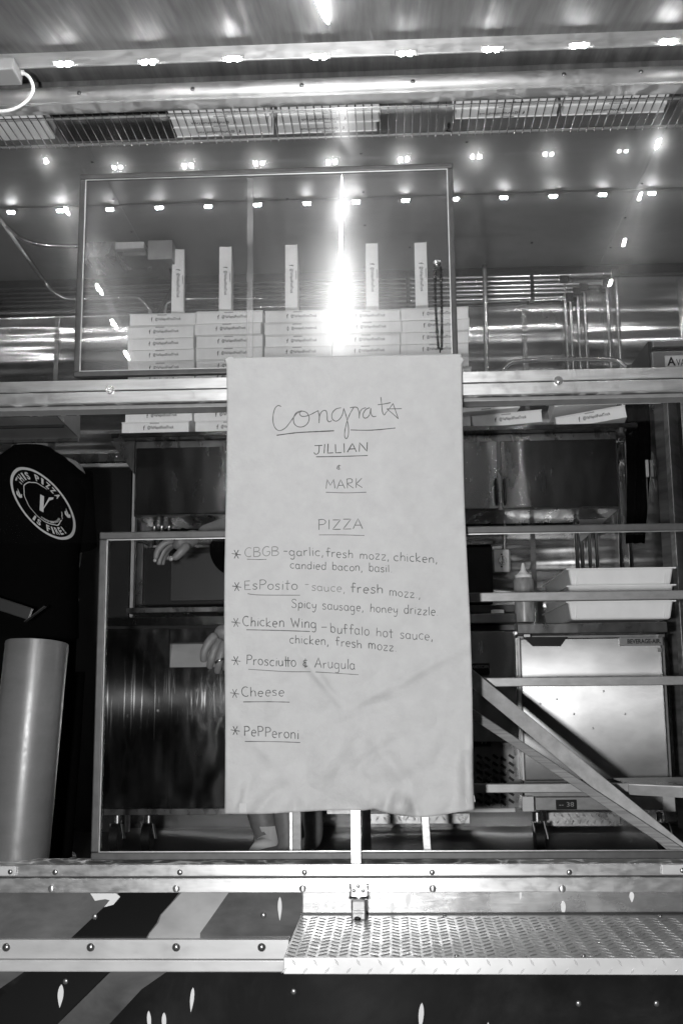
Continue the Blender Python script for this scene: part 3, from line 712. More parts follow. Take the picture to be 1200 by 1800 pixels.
# front with recessed pull
fa = W(183,1105,4.0); 
def quadpx(mb, x0, y0, x1, y1, D, dep): 
    a = W(x0,(y0+y1)/2,D).x; b = W(x1,(y0+y1)/2,D).x; mb.box(a,b,D,D+dep,W((x0+x1)/2,y1,D).z,W((x0+x1)/2,y0,D).z)
mb_ = MB(); quadpx(mb_,183,1105,297,1420,4.0,.05); quadpx(mb_,297,1105,400,1130,4.0,.05); quadpx(mb_,297,1173,400,1420,4.0,.05); quadpx(mb_,400,1105,620,1420,4.0,.05)
mb_.build('front_panel', mt_counter, ct)
pl = MB(); p0 = W(298,1132,4.0); p1 = W(399,1172,4.0)
pl.add([(p0.x,4.045,p0.z),(p1.x,4.045,p0.z),(p1.x,4.002,p1.z),(p0.x,4.002,p1.z)], [(0,1,2,3)]).build('pull_scoop', mt_alu_white, ct, solid=.002)
pbox(ct,'carcass',183,1106,620,1418,4.06,.5,mt_dark,0); pbox(ct,'plinth',183,1421,620,1432,4.0,.5,mt_steel_d,.001)
def caster(px, py0, py1, D, label):
    p = W(px, py0, D); t = thing('caster', label, 'caster', (p.x,D,FZ), 'casters under the kitchen equipment')
    h = p.z-FZ
    MB().tube([(p.x,D,p.z),(p.x,D,p.z-.03)], .017, 12).build('stem', mt_chrome, t, smooth='auto')
    for s in (-1,1): MB().bar((p.x+s*.02,D-.01,p.z-.03),(p.x+s*.02+.012,D-.02,FZ+.045), .03, .003, up=(0,1,0)).build('fork', mt_steel_b, t)
    MB().tube([(p.x-.014,D-.02,FZ+.05),(p.x+.016,D-.02,FZ+.05)], .05, 18).build('wheel', mt_black, t, smooth='auto')
    return t
caster(207,1433,1480,4.05,'shiny caster stem under the left end of the steel counter')
caster(262,1433,1480,4.05,'second caster stem under the steel counter, right of the first')

# ------------------------------------------------------------------ right side equipment
fr = thing('worktop_refrigerator', 'stainless undercounter refrigerator with dented door and black pull behind the metal bars', 'refrigerator', W(1040,1425,4.0))
pbox(fr,'worktop',908,1095,1172,1113,3.90,.8,mt_steel_d,.003)
pbox(fr,'carcass',912,1116,1174,1400,4.0,.6,mt_steel_b,.002)
dr = pbox(fr,'door',918,1121,1168,1372,3.93,.06,mt_steel_f,.004)
pbox(fr,'door_edge',913,1121,917,1372,3.935,.06,mt_alu_white,.001)
p = [W(x,y,3.925) for x,y in ((918,1120),(995,1120),(984,1136),(936,1136))]
MB().prism([(v.x,v.z) for v in p], 3.915, 3.93).build('pull', mt_black, fr)
pbox(fr,'badge',1088,1120,1164,1135,3.922,.006,mt_latch,.001)
def label_text(parent, body, x0, y0, x1, y1, D, mat, bold=.02):
    A = W(x0,y1,D); B = W(x1,y1,D); T = W(x0,y0,D)
    me = text_fit(body, lambda u, v: Vector((A.x+(B.x-A.x)*u, D, A.z+(T.z-A.z)*v)), bold)
    return link_mesh('lettering', me, mat, parent)
label_text(fr,'BEVERAGE-AIR.',1102,1123.5,1161,1131.5,3.9215,mt_black,.03)
pbox(fr,'sticker',1155,1139,1163,1146,3.9285,.002,mt_steel_b,0)
for i, (x, y) in enumerate(((949,1237),(1008,1255),(1098,1255),(1041,1280),(978,1229),(1060,1215))):
    p = W(x,y,3.93); MB().sphere((p.x,3.9315,p.z), .006, 8, 6, (1,.35,1)).build('dent', mt_steel_f, fr, smooth=True)
for s in (925,1160): 
    p = W(s,1118,3.92); MB().box(p.x-.012,p.x+.012,3.91,3.95,p.z-.005,p.z+.006).build('hinge', mt_chrome, fr, bevel=.001)
pbox(fr,'base_panel',940,1401,1165,1424,3.97,.05,mt_steel_b,.002)
cpn = pbox(fr,'control_panel',977,1406,1013,1423,3.958,.01,mt_black,.001)
label_text(fr,'-- 38',982,1410,1008,1418,3.957,mt_steel_b,.0)
pbox(fr,'leg_plate',917,1400,938,1427,3.96,.06,mt_alu_white,.002); pbox(fr,'leg_plate',1165,1400,1186,1427,3.96,.06,mt_alu_white,.002)
caster(943,1428,1497,4.0,'perforated caster bracket under the left corner of the refrigerator')
caster(1160,1428,1497,4.0,'caster under the right corner of the refrigerator')
kp = thing('tread_kick_plate', 'short strip of tread plate on the wall foot below the refrigerator', 'kick plate', W(1020,1450,4.55))
pbox(kp,'plate',960,1428,1088,1452,4.55,.01,mt_plate,.001); tb = MB()
for i in range(9):
    for j in range(2):
        p = W(974+13*i+6*j, 1433+12*j, 4.55); a = R(60 if j else -55)
        loz(tb, (p.x,4.5498,p.z), (math.cos(a),0,math.sin(a)), (-math.sin(a),0,math.cos(a)), (0,-1,0), .010, .003, .002)
tb.build('tread_pattern', mt_plate, kp)
# fryer stand left of it
ft = thing('steel_fryer_cabinet', 'stainless cabinet with slanted vent slots and black name badge beside the refrigerator', 'cabinet', W(860,1425,4.1))
pbox(ft,'top_lip',760,1079,907,1096,3.95,.5,mt_steel_v,.003)
pbox(ft,'control_band',760,1098,904,1109,3.99,.4,mt_dark,.002)
pbox(ft,'front_panel',760,1110,912,1305,3.97,.5,mt_steel_v,.003)
pbox(ft,'badge',822,1166,860,1186,3.962,.007,mt_black,.001)
label_text(ft,'AMERICAN',829,1169,858,1175,3.9612,mt_latch,.02)
mb_ = MB(); quadpx(mb_,760,1306,920,1420,4.0,.03); mb_.build('vent_panel', mt_steel_d, ft)
pbox(ft,'label_plate',832,1296,862,1312,3.985,.01,mt_black,.001); label_text(ft,'71',845,1299.5,854,1307.5,3.984,mt_drop,.0)
for i in range(5):
    for j in range(7):
        x = 842+14*i; y = 1330+13*j+ (i%2)*4; p = W(x,y,3.998); a = R(-35)
        MB().bar((p.x-.011*math.cos(a),3.998,p.z-.011*math.sin(a)),(p.x+.011*math.cos(a),3.998,p.z+.011*math.sin(a)), .009, .003, up=(0,0,1)).build('vent_slot', mt_black, ft)
pbox(ft,'foot_rail',760,1421,905,1428,3.98,.3,mt_alu_white,.001)
bo = thing('black_countertop_unit', 'black boxy unit on the counter just right of the paper menu', 'oven', W(830,1060,4.2))
pbox(bo,'body',700,960,866,1062,4.18,.3,mt_black,.006); pbox(bo,'top_trim',700,952,865,958,4.16,.32,mt_steel_d,.001); pbox(bo,'base',700,1064,905,1077,4.15,.3,mt_dark,.002)
jl = thing('jar_lid', 'white lid of a small jar on the counter under the top metal bar', 'jar', W(873,1078,4.05))
p = W(874,1078,4.05); MB().tube([(p.x,4.05,p.z),(p.x,4.05,p.z+.012)], .024, 16).build('lid', mt_plastic, jl, smooth='auto')
# dial switch box
ds = thing('dial_switch', 'pale wall box with a round dial and screws beside the squeeze bottle', 'switch', W(881,1005,4.62))
pbox(ds,'plate',868,966,894,1005,4.60,.004,mt_plastic,.002); pbox(ds,'back_box',866,968,897,1003,4.605,.08,mt_steel_b,.003)
p = W(882,985,4.60); MB().tube([(p.x,4.601,p.z),(p.x,4.585,p.z)], .018, 18).build('dial', mt_chrome, ds, smooth='auto')
MB().box(p.x-.002,p.x+.002,4.580,4.586,p.z-.016,p.z+.016).build('dial_grip', mt_pipe_dk, ds)
for y in (974.5,996): q = W(881,y,4.6); MB().sphere((q.x,4.599,q.z), .004, 8, 6, (1,.5,1)).build('screw', mt_black, ds, smooth=True)
label_text(ds,'HOOD CONTROL',872,968,890,970.5,4.599,mt_latch,.01) if False else None
# squeeze bottle
sb = thing('squeeze_bottle', 'squeeze bottle of dark sauce with a pale spout between dial switch and dough trays', 'bottle', W(922,1094,3.98))
p = W(922,1094,3.98); zt = Zat(1016,3.98,922)
r = .037
prof = [(0,r*.96),(.01,r),(.09,r*.97),(.15,r),(zt-p.z-.008,r*.97),(zt-p.z,r*.8)]
MB().tube([(p.x,3.98,p.z+h) for h,_ in prof], [q for _,q in prof], 20).build('bottle', mt_bottle, sb, smooth='auto')
zt2 = zt+.022
MB().tube([(p.x,3.98,zt),(p.x,3.98,zt+.010),(p.x,3.98,zt+.014),(p.x,3.98,zt+.028),(p.x,3.98,zt+.055)], [.031,.031,.022,.010,.004], 18).build('spout', mt_sauce, sb, smooth='auto')
# dough trays
trg = 'white plastic dough trays stacked on the refrigerator'
for nm, yt, yb in (('top',998,1029),('middle',1028,1057),('bottom',1056,1089)):
    D = 3.92; a = W(1000,yb,D); b = W(1183,yb,D); zt = Zat(yt,D,1090); zb = Zat(yb,D,1090)
    t = thing('dough_tray', f'white plastic dough tray, {nm} one of the stack of three on the refrigerator', 'tray', ((a.x+b.x)/2,D+.3,zb), trg)
    o_ = .006; W_ = .004; x0, x1, y0, y1 = a.x, b.x, D, D+.62
    mb_ = MB(); tt = .010
    outer_b = [(x0+tt,y0+tt,zb+.002),(x1-tt,y0+tt,zb+.002),(x1-tt,y1-tt,zb+.002),(x0+tt,y1-tt,zb+.002)]
    outer_t = [(x0,y0,zt-.004),(x1,y0,zt-.004),(x1,y1,zt-.004),(x0,y1,zt-.004)]
    mb_.add(outer_b+outer_t, [(0,1,2,3),(0,1,5,4),(1,2,6,5),(2,3,7,6),(3,0,4,7)]).build('shell', mt_plastic, t, solid=.004, bevel=.008, segs=3)
    rim = MB(); rw = .010
    for bxx in ((x0-rw,x1+rw,y0-rw,y0),(x0-rw,x1+rw,y1,y1+rw),(x0-rw,x0,y0,y1),(x1,x1+rw,y0,y1)): rim.box(bxx[0],bxx[1],bxx[2],bxx[3],zt-.006,zt-.001)
    rim.build('rim', mt_plastic, t)
    for xx in (x0+.028, x1-.028): MB().box(xx-.003,xx+.003,y0-.001,y0+.006,zb+.004,zt-.008).build('rib', mt_plastic, t)
# partition of folded stainless at the right edge
pt = thing('stainless_partition', 'tall folded stainless partition at the right edge of the window opening', 'partition', W(1185,1495,4.55))
def vpanel(x0, x1, D0, D1, mat, name='fold', ytop=690, ybot=1500):
    a = Xat(x0,1100,D0); b = Xat(x1,1100,D1)
    MB().add([(a,D0,FZ),(b,D1,FZ),(b,D1,Zat(ytop,D1)),(a,D0,Zat(ytop,D0))], [(0,1,2,3)]).build(name, mat, pt, solid=.003)
vpanel(1171,1188,4.66,4.60,mt_fold_shaded); vpanel(1188,1196,4.60,4.50,mt_fold_lit); vpanel(1196,1212,4.50,4.62,mt_fold_shaded); vpanel(1212,1220,4.62,4.62,mt_dark); vpanel(1220,1240,4.52,4.58,mt_fold_lit); vpanel(1240,1330,4.62,4.56,mt_fold_shaded)  # lit and shaded folds told apart by colour
bk = thing('black_apron', 'black cloth hanging at the end of the wall cabinet beside the partition', 'apron', W(1120,950,4.35))
mb_ = MB(); rings = []
for k in range(9):
    t = k/8; y = 700+255*t
    a = W(1096+4*math.sin(3*t)+4*t,y,4.4); b = W(1140+5*math.sin(4*t)-3*t,y,4.4)
    rings.append([Vector((a.x+(b.x-a.x)*i/8, 4.4+.02*math.sin(i*1.7+t), a.z)) for i in range(9)])
vs = [v for r_ in rings for v in r_]; fs = [(i*9+j,i*9+j+1,(i+1)*9+j+1,(i+1)*9+j) for i in range(8) for j in range(8)]
mb_.add(vs, fs).build('cloth', mt_tee, bk, smooth=True, solid=.004)
for i, x in enumerate((1137,1145)):
    t = thing('hanging_knife', f"{['pale handled','dark handled'][i]} knife hanging upright beside the partition", 'knife', W(x,850,4.2), 'knives hanging by the partition')
    pbox(t,'handle',x-2.5,808,x+2.5,838,4.18,.012,mt_alu_white if i == 0 else mt_steel_b,.002); pbox(t,'blade',x-1,839,x+1.2,895-12*i,4.184,.002,mt_chrome,0)
# branded equipment panel top right
av = thing('dispenser_panel', 'stainless appliance top with a white name plate above the rail at right edge', 'appliance', W(1180,655,4.2))
pbox(av,'cap',1146,597,1300,608,4.2,.35,mt_hood,.004); pbox(av,'shadow_band',1146,610,1300,614,4.205,.34,mt_black,0); pbox(av,'front',1146,616,1300,668,4.2,.35,mt_hood,.003); pbox(av,'side',1140,600,1145,668,4.22,.3,mt_dark,0)
pbox(av,'name_plate',1168,624,1290,648,4.194,.005,mt_drop,.001)
label_text(av,'A',1172,627.5,1187,643,4.193,mt_black,.03); label_text(av,'VA',1188,631,1204,643,4.193,mt_black,.0)

# ------------------------------------------------------------------ metal bars and braces
rk = thing('metal_rack', 'three tier bar rack inside the window running right from behind the paper menu', 'rack', W(1000,1390,2.97))
for y0, y1, xx in ((1040,1056,600),(1190,1206,600),(1377,1393,600)):
    z0 = Zat(y1,2.95,1000); z1 = Zat(y0,2.95,1000)
    MB().box(Xat(640,y0,2.95),1.5 if y0 < 1300 else Xat(1104,1385,2.95),2.945,2.965,z0,z1).build('bar', mt_steel_b, rk, bevel=.002)
for x in (520,640):
    MB().box(Xat(x,1200,2.95)-.012,Xat(x,1200,2.95)+.012,2.966,2.986,FZ,Zat(1040,2.95,1000)).build('upright', mt_steel_b, rk, bevel=.002)
ls = thing('tread_step', 'small tread plate step with a folded steel edge at the lower right', 'step', W(1150,1395,2.9))
a = W(1104,1381,2.95); zt = Zat(1379,2.95,1104)
MB().add([(a.x,2.95,zt),(a.x+.5,2.52+.15,zt-.004),(a.x+.9,2.9,zt-.004),(a.x+.5,3.2,zt),(a.x,3.15,zt)], [(0,1,2,3,4)]).build('plate', mt_plate, ls, solid=.003)
MB().add([(a.x,2.949,zt-.0018),(a.x+.5,2.669,zt-.0058),(a.x+.5,2.669,zt-.034),(a.x,2.949,zt-.026)], [(0,1,2,3)]).build('front_edge', mt_steel_b, ls, solid=.003)
def strap(pts, D0, D1, w, mat, name, label):
    a = W(*pts[0], D0); b = W(*pts[1], D1)
    t = thing(name, label, 'brace', b)
    MB().bar(a, b, w, .006, up=(0,0,1)).build('flat_bar', mat, t, bevel=.0015)
    MB().bar(a+Vector((0,.012,w*.45)), b+Vector((0,.012,w*.45)), .004, .024, up=(0,0,1)).build('flange', mat, t)
    return t
strap(((800,1168),(1215,1512)), 2.90, 2.72, .038, mt_brace, 'diagonal_brace', 'broad flat diagonal brace falling from behind the paper menu to the lower right corner')
strap(((800,1235),(1215,1510)), 2.86, 2.70, .022, mt_brace2, 'diagonal_brace', 'narrow scratched diagonal brace below the broad one, meeting it at the lower right corner')
po = thing('window_post', 'pale aluminium post in front of the lower pane rising from the sill behind the paper', 'post', W(625,1520,2.595))
MB().box(Xat(616,1480,2.60),Xat(634.5,1480,2.60),2.596,2.606,zs_t,zm_b-.014).build('post', mt_alu_rail, po, bevel=.0015)
for x0, x1, nm in ((509,509,'upright pale metal leg seen below the left half of the paper menu'),(738,746,'slanted pale metal leg seen below the right half of the paper menu')):
    a = W(x0+6, 1400, 3.0); b = W(x1+7, 1530, 3.0)
    t = thing('rack_upright', nm, 'upright', b, 'uprights seen below the paper'); MB().bar(a, b, .022, .022, up=(1,0,0)).build('leg', mt_alu_rail, t, bevel=.002)
ki = thing('tread_kick_plate', 'patch of tread plate seen just right of the paper bottom edge', 'kick plate', W(800,1450,4.4))
pbox(ki,'plate',640,1430,825,1448,4.4,.01,mt_plate,.001)
tb = MB()
for i in range(14):
    p = W(650+13*i, 1439, 4.4); a = R(55 if i%2 else -55); loz(tb, (p.x,4.3998,p.z), (math.cos(a),0,math.sin(a)), (-math.sin(a),0,math.cos(a)), (0,-1,0), .012, .0035, .002)
tb.build('tread_pattern', mt_plate, ki)

# ------------------------------------------------------------------ leaning cylinder and bits at left
cy = thing('metal_cylinder', 'tall satin grey cylinder leaning at the left end of the sill', 'cylinder', W(25,1522,2.75))
a = W(66,1130,2.78); b = W(24,1540,2.72)
n = 40; ax = (b-a).normalized()
mbc = MB().tube([a,a+ax*.002,b], [.0765,.0785,.080], n, cap=False); mbc.build('tube', mt_tube, cy, smooth=True, solid=.002)
tq = thing('steel_tray_corner', 'dark steel tray corner held low behind the cylinder at far left', 'tray', W(20,1080,3.0))
a = W(-30,1052,3.0); b = W(55,1080,3.0); MB().bar(a, b, .035, .01, up=(0,0,1)).build('rim', mt_pipe_dk, tq, bevel=.002)
a = W(45,1093,3.0); b = W(80,1066,3.0); MB().bar(a, b, .002, .02, up=(0,0,1)).build('edge', mt_pipe_dk, tq)
jb = thing('light_driver_box', 'small pale light driver box with looping white cable at the upper left', 'driver box', W(15,128,2.4))
a = W(-40,119,2.38); b = W(33,138,2.38); MB().box(a.x,b.x,2.34,2.41,b.z,a.z).build('box', mt_grey, jb, bevel=.003)
P = [W(x,y,2.40-.0) for x,y in ((33,127),(42,128),(52,135),(59,150),(58,163),(48,178),(30,190),(10,196),(-20,194))]
P2 = []
for i in range(len(P)-1):
    for k in range(4): P2.append(P[i].lerp(P[i+1], k/4))
P2.append(P[-1])
for _ in range(3): P2 = [P2[0]]+[(P2[i-1]+P2[i]*2+P2[i+1])/4 for i in range(1,len(P2)-1)]+[P2[-1]]
MB().tube(P2, .0042, 10).build('cable', mt_cable, jb, smooth=True)
MB().tube([W(33,127,2.40),W(42,128,2.40)], .007, 10).build('cable_gland', mt_ledh, jb, smooth='auto')

# ------------------------------------------------------------------ bead string
bs = thing('bead_string', 'looped string of black beads hanging from a hook on the upper pane', 'beads', W(768,462,2.594))
D = 2.592
p = W(768,462,D); MB().sphere((p.x,D,p.z), .010, 14, 8, (1,.5,1)).build('suction_hook', mt_chrome, bs, smooth=True)
MB().tube([(p.x,D-.004,p.z),(p.x,D-.006,p.z-.012),(p.x,D-.010,p.z-.014)], .002, 8).build('hook', mt_chrome, bs, smooth=True)
bead = None
def strand(x0, y0, x1, y1, bow):
    out = []; n = 31
    for i in range(n):
        t = i/(n-1); out.append((x0+(x1-x0)*t+bow*math.sin(math.pi*t), y0+(y1-y0)*t))
    return out
pts = strand(764,470,770,611,-1.5)+strand(774,470,776,613,1)
for i, (x, y) in enumerate(pts):
    big = 1.35 if i % 31 in (4, 24) else (1.0+.12*random.random())
    q = W(x, y, D)
    if bead is None:
        bead = MB().sphere((0,0,0), .0034, 8, 6).build('bead', mt_bead, bs, smooth=True, local=True); o = bead
    else: o = bead.copy(); COL.objects.link(o); o.parent = bs
    o.location = q - bs.location; o.scale = (big,)*3
MB().tube([W(773,612,D),W(773,620,D)], .002, 6).build('tassel', mt_black, bs, smooth=True)

# ------------------------------------------------------------------ paper menu
DP = 2.548
C4 = dict(TL=(398,629), TR=(809,622), BL=(394,1429), BR=(835,1424))
def ppx(u, v):
    """point of the sheet in picture coordinates, u right, v down"""
    x = (1-v)*((1-u)*C4['TL'][0]+u*C4['TR'][0]) + v*((1-u)*C4['BL'][0]+u*C4['BR'][0])
    y = (1-v)*((1-u)*C4['TL'][1]+u*C4['TR'][1]) + v*((1-u)*C4['BL'][1]+u*C4['BR'][1])
    x += math.sin(v*9+u*2)*1.6*(2*abs(u-.5))**3 + (3.5*math.exp(-((v-.25)/.2)**2) if 0 else 0)
    y += 9*math.exp(-((u-.78)/.13)**2)*max(0,(v-.93)/.07) - 4*math.exp(-((u-.60)/.03)**2)*max(0,(v-.95)/.05) + 2.6*math.sin(u*9+.6)*max(0,(v-.9)/.1)
    return x, y
def g2(x, y, cx, cy, sx, sy, rot=0):
    dx, dy = x-cx, y-cy; c, s = math.cos(rot), math.sin(rot); a = (dx*c+dy*s)/sx; b = (-dx*s+dy*c)/sy
    return math.exp(-a*a-b*b)
def pdisp(x, y):
    """how far the sheet bulges towards the viewer at picture point x, y (metres)"""
    h = .006*noise.noise(Vector((x/150, y/190, 1.3))) + .0028*noise.noise(Vector((x/48, y/60, 5.1)))
    v = (y-625)/800
    h += .004*max(0, v-.25)*noise.noise(Vector((x/70, y/110, 9)))*2
    h += 1.7*.016*g2(x,y,702,1418,26,22) + 1.7*.010*g2(x,y,655,1412,20,20) - 1.7*.006*g2(x,y,680,1425,9,30,.2) - 1.7*.006*g2(x,y,728,1420,8,26,-.4)
    h += 1.7*.008*g2(x,y,412,1415,20,30,.3) - 1.7*.004*g2(x,y,430,1400,8,40,.3)
    h += 1.7*.012*g2(x,y,822,1370,12,80,.0) + 1.7*.006*g2(x,y,690,1345,60,16,.9) - 1.7*.005*g2(x,y,655,1330,50,10,-.6)
    h += 1.7*.004*g2(x,y,700,1200,110,9,-.5) + 1.7*.004*g2(x,y,560,1190,70,7,.9) - 1.7*.004*g2(x,y,640,1240,90,12,-.15)
    h += 1.7*.003*g2(x,y,470,1330,12,120,-.7)
    h += .0012*math.exp(-((y-752)/2.5)**2)*max(0, min(1, (x-640)/80))
    h += .012*max(0,v-.35)*(abs(noise.noise(Vector((x/60+y/90, y/75-x/140, 3.3))))*2-.5)
    return h + .003
def on_paper(x, y, lift=0.0006): return W(x, y, DP-pdisp(x, y)-lift)
menu = thing('paper_menu', 'large sheet of kraft paper with a handwritten pizza menu taped over the window', 'paper sign', W(615,1430,DP))
NU, NV = 110, 200
vs, fs = [], []
for j in range(NV+1):
    for i in range(NU+1):
        x, y = ppx(i/NU, j/NV); vs.append(W(x, y, DP-pdisp(x, y)))
for j in range(NV):
    for i in range(NU): a = j*(NU+1)+i; fs.append((a,a+1,a+NU+2,a+NU+1))
MB().add(vs, fs).build('sheet', mt_paper, menu, smooth=True, solid=.0004)
# single-stroke hand alphabet: cap height 1, x-height .62
def arc(cx, cy, rx, ry, a0, a1, n=10): return [(cx+rx*math.cos(R(a0+(a1-a0)*i/n)), cy+ry*math.sin(R(a0+(a1-a0)*i/n))) for i in range(n+1)]
G = {
 'A': (.7,[[(0,0),(.33,1),(.66,0)],[(.12,.36),(.56,.36)]]), 'B': (.6,[[(.03,0),(.03,1)],[(.03,1),(.35,1),(.5,.86),(.42,.6),(.05,.54),(.45,.48),(.58,.26),(.42,.03),(.03,0)]]),
 'C': (.62,[arc(.36,.5,.34,.5,55,305,14)]), 'D': (.65,[[(.05,0),(.05,1),(.4,.9),(.6,.5),(.4,.1),(.05,0)]]),
 'E': (.52,[[(.46,1),(.03,.97),(.03,0),(.5,.02)],[(.03,.52),(.4,.53)]]), 'G': (.68,[arc(.36,.5,.34,.5,55,300,14)+[(.62,.2),(.62,.45),(.38,.45)]]),
 'I': (.16,[[(.08,1),(.08,0)]]), 'J': (.55,[[(.02,1),(.58,1)],[(.36,1),(.37,.3),(.28,.02),(.1,.02),(.03,.22)]]),
 'K': (.6,[[(.04,1),(.04,0)],[(.5,1),(.05,.42),(.55,0)]]), 'L': (.45,[[(.04,1),(.04,.02),(.45,.02)]]),
 'M': (.78,[[(0,0),(.08,1),(.36,.35),(.64,1),(.74,0)]]), 'N': (.68,[[(.03,0),(.05,1),(.58,0),(.6,1)]]),
 'P': (.55,[[(.06,0),(.06,1)],[(.0,.97),(.35,1),(.52,.8),(.42,.55),(.08,.48)]]), 'R': (.6,[[(.04,0),(.04,1)],[(.0,.98),(.36,1),(.48,.8),(.38,.58),(.06,.5),(.55,0)]]),
 'S': (.55,[[(.5,.86),(.35,1),(.12,.95),(.06,.75),(.2,.58),(.42,.45),(.48,.22),(.34,.03),(.1,.02),(0,.16)]]),
 'W': (.85,[[(0,1),(.2,0),(.4,.75),(.6,0),(.8,1)]]), 'Z': (.6,[[(.02,.98),(.55,.98),(.04,.02),(.6,.03)]]),
 'a': (.52,[arc(.22,.3,.21,.3,40,330,12),[(.44,.6),(.43,.12),(.5,.0)]]), 'b': (.5,[[(.04,1),(.04,.02)],arc(.24,.3,.21,.3,160,-150,12)]),
 'c': (.46,[arc(.26,.3,.24,.3,50,310,12)]), 'd': (.52,[arc(.22,.3,.21,.3,40,330,12),[(.44,1),(.44,.0)]]),
 'e': (.5,[[(.03,.32),(.44,.34)]+arc(.24,.3,.21,.31,10,310,12)]), 'f': (.42,[[(.4,.92),(.28,1),(.17,.9),(.17,0)],[(.0,.56),(.4,.58)]]),
 'g': (.52,[arc(.22,.32,.21,.28,40,330,12),[(.44,.6),(.44,-.2),(.3,-.4),(.08,-.34)]]), 'h': (.5,[[(.04,1),(.04,0)],[(.04,.36),(.16,.56),(.32,.58),(.42,.44),(.43,0)]]),
 'i': (.14,[[(.07,.6),(.07,0)],[(.07,.80),(.08,.84)]]), 'k': (.48,[[(.04,1),(.04,0)],[(.4,.6),(.06,.26),(.44,0)]]), 'l': (.14,[[(.07,1),(.07,0)]]),
 'm': (.78,[[(.04,.6),(.04,0)],[(.04,.38),(.14,.57),(.28,.57),(.36,.42),(.36,0)],[(.36,.38),(.46,.57),(.6,.57),(.69,.42),(.7,0)]]),
 'n': (.5,[[(.04,.6),(.04,0)],[(.04,.36),(.16,.57),(.32,.58),(.42,.44),(.43,0)]]), 'o': (.5,[arc(.25,.3,.22,.3,95,455,14)]),
 'p': (.5,[[(.04,.6),(.04,-.38)],arc(.24,.3,.21,.3,160,-150,12)]), 'r': (.36,[[(.04,.6),(.05,0)],[(.05,.36),(.16,.55),(.34,.58)]]),
 's': (.4,[[(.36,.52),(.24,.6),(.07,.56),(.05,.42),(.2,.32),(.34,.2),(.3,.04),(.14,0),(.0,.07)]]), 't': (.4,[[(.18,.95),(.18,.05),(.26,0)],[(.0,.62),(.38,.64)]]),
 'u': (.5,[[(.04,.6),(.05,.15),(.16,0),(.3,.03),(.42,.2)],[(.43,.6),(.44,0)]]), 'v': (.42,[[(.0,.6),(.2,0),(.4,.62)]]),
 'y': (.48,[[(.02,.6),(.08,.22),(.22,.14),(.4,.3)],[(.43,.6),(.38,-.1),(.24,-.38),(.06,-.3)]]), 'z': (.48,[[(.03,.58),(.42,.58),(.05,.02),(.45,.03)]]),
 ',': (.2,[[(.1,.08),(.04,-.2)]]), '.': (.18,[[(.08,.03),(.1,.07)]]), '-': (.42,[[(.04,.42),(.38,.42)]]),
 '&': (.5,[[(.44,.72),(.2,.72),(.08,.6),(.2,.48),(.36,.46),(.12,.44),(.04,.26),(.18,.12),(.46,.14)],[(.26,.9),(.25,-.04)]]),
 ' ': (.42,[]), 'T': (.5,[[(0,.62),(.6,.6)],[(.12,1),(.12,0)],[(.36,.95),(.36,0)]]),
}
STRAIGHT = set('AEFHIKLMNTVWXZ')
def smooth_path(p, n=4):
    if len(p) < 3: return p
    out = []
    for i in range(len(p)-1):
        p0 = p[max(i-1,0)]; p1 = p[i]; p2 = p[i+1]; p3 = p[min(i+2,len(p)-1)]
        for k in range(n):
            t = k/n
            out.append(tuple(.5*(2*p1[c]+(p2[c]-p0[c])*t+(2*p0[c]-5*p1[c]+4*p2[c]-p3[c])*t*t+(3*p1[c]-p0[c]-3*p2[c]+p3[c])*t**3) for c in (0,1)))
    out.append(p[-1]); return out
def ribbon(mb, path, w):
    """pen stroke following picture-space points, laid on the sheet"""
    n = len(path); L = []
    for i, (x, y) in enumerate(path):
        a = path[max(i-1,0)]; b = path[min(i+1,n-1)]; dx, dy = b[0]-a[0], b[1]-a[1]; d = math.hypot(dx,dy) or 1
        ww = .88*w*(.85+.3*noise.noise(Vector((x*.15,y*.15,0))))/2
        nx_, ny_ = -dy/d*ww, dx/d*ww
        L.append((on_paper(x+nx_,y+ny_), on_paper(x-nx_,y-ny_)))
    vs = [p for q in L for p in q]; mb.add(vs, [(2*i,2*i+1,2*i+3,2*i+2) for i in range(n-1)])
def densify(p, step=4):
    out = [p[0]]
    for a, b in zip(p, p[1:]):
        k = max(1, int(math.hypot(b[0]-a[0], b[1]-a[1])/step))
        for i in range(1, k+1): out.append((a[0]+(b[0]-a[0])*i/k, a[1]+(b[1]-a[1])*i/k))
    return out
def write(txt, x0, y0, x1, y1, cap, ink, w=2.0):
    adv = sum(G[c][0]+.13 for c in txt)-.13; mb = MB(); s = (x1-x0)/adv; cx = 0
    for c in txt:
        wd_, st = G[c]; jy = random.uniform(-.04,.04); js = random.uniform(.93,1.07); sl = random.uniform(-.05,.05)
        for p in st:
            if c not in STRAIGHT: p = smooth_path(p)
            q = []
            for gx, gy in p:
                X = cx+gx+sl*gy; base = y0+(y1-y0)*X/adv
                q.append((x0+X*s, base-(gy*js+jy)*cap))
            ribbon(mb, densify(q), w)
        cx += wd_+.13
    o = mb.build('lettering', inks[ink], menu, fix=False); return o
def line(pts, ink, w=1.9):
    mb = MB(); ribbon(mb, densify(smooth_path(pts, 6), 5), w); mb.build('underline', inks[ink], menu, fix=False)
def c1(p): return [(390+x/2.6667, 680+y/2.6667) for x, y in p]
def c2(p): return [(390+x/2.6667, 930+y/2.6667) for x, y in p]
def c3(p): return [(390+x/2.6667, 1130+y/2.6667) for x, y in p]
mb = MB()
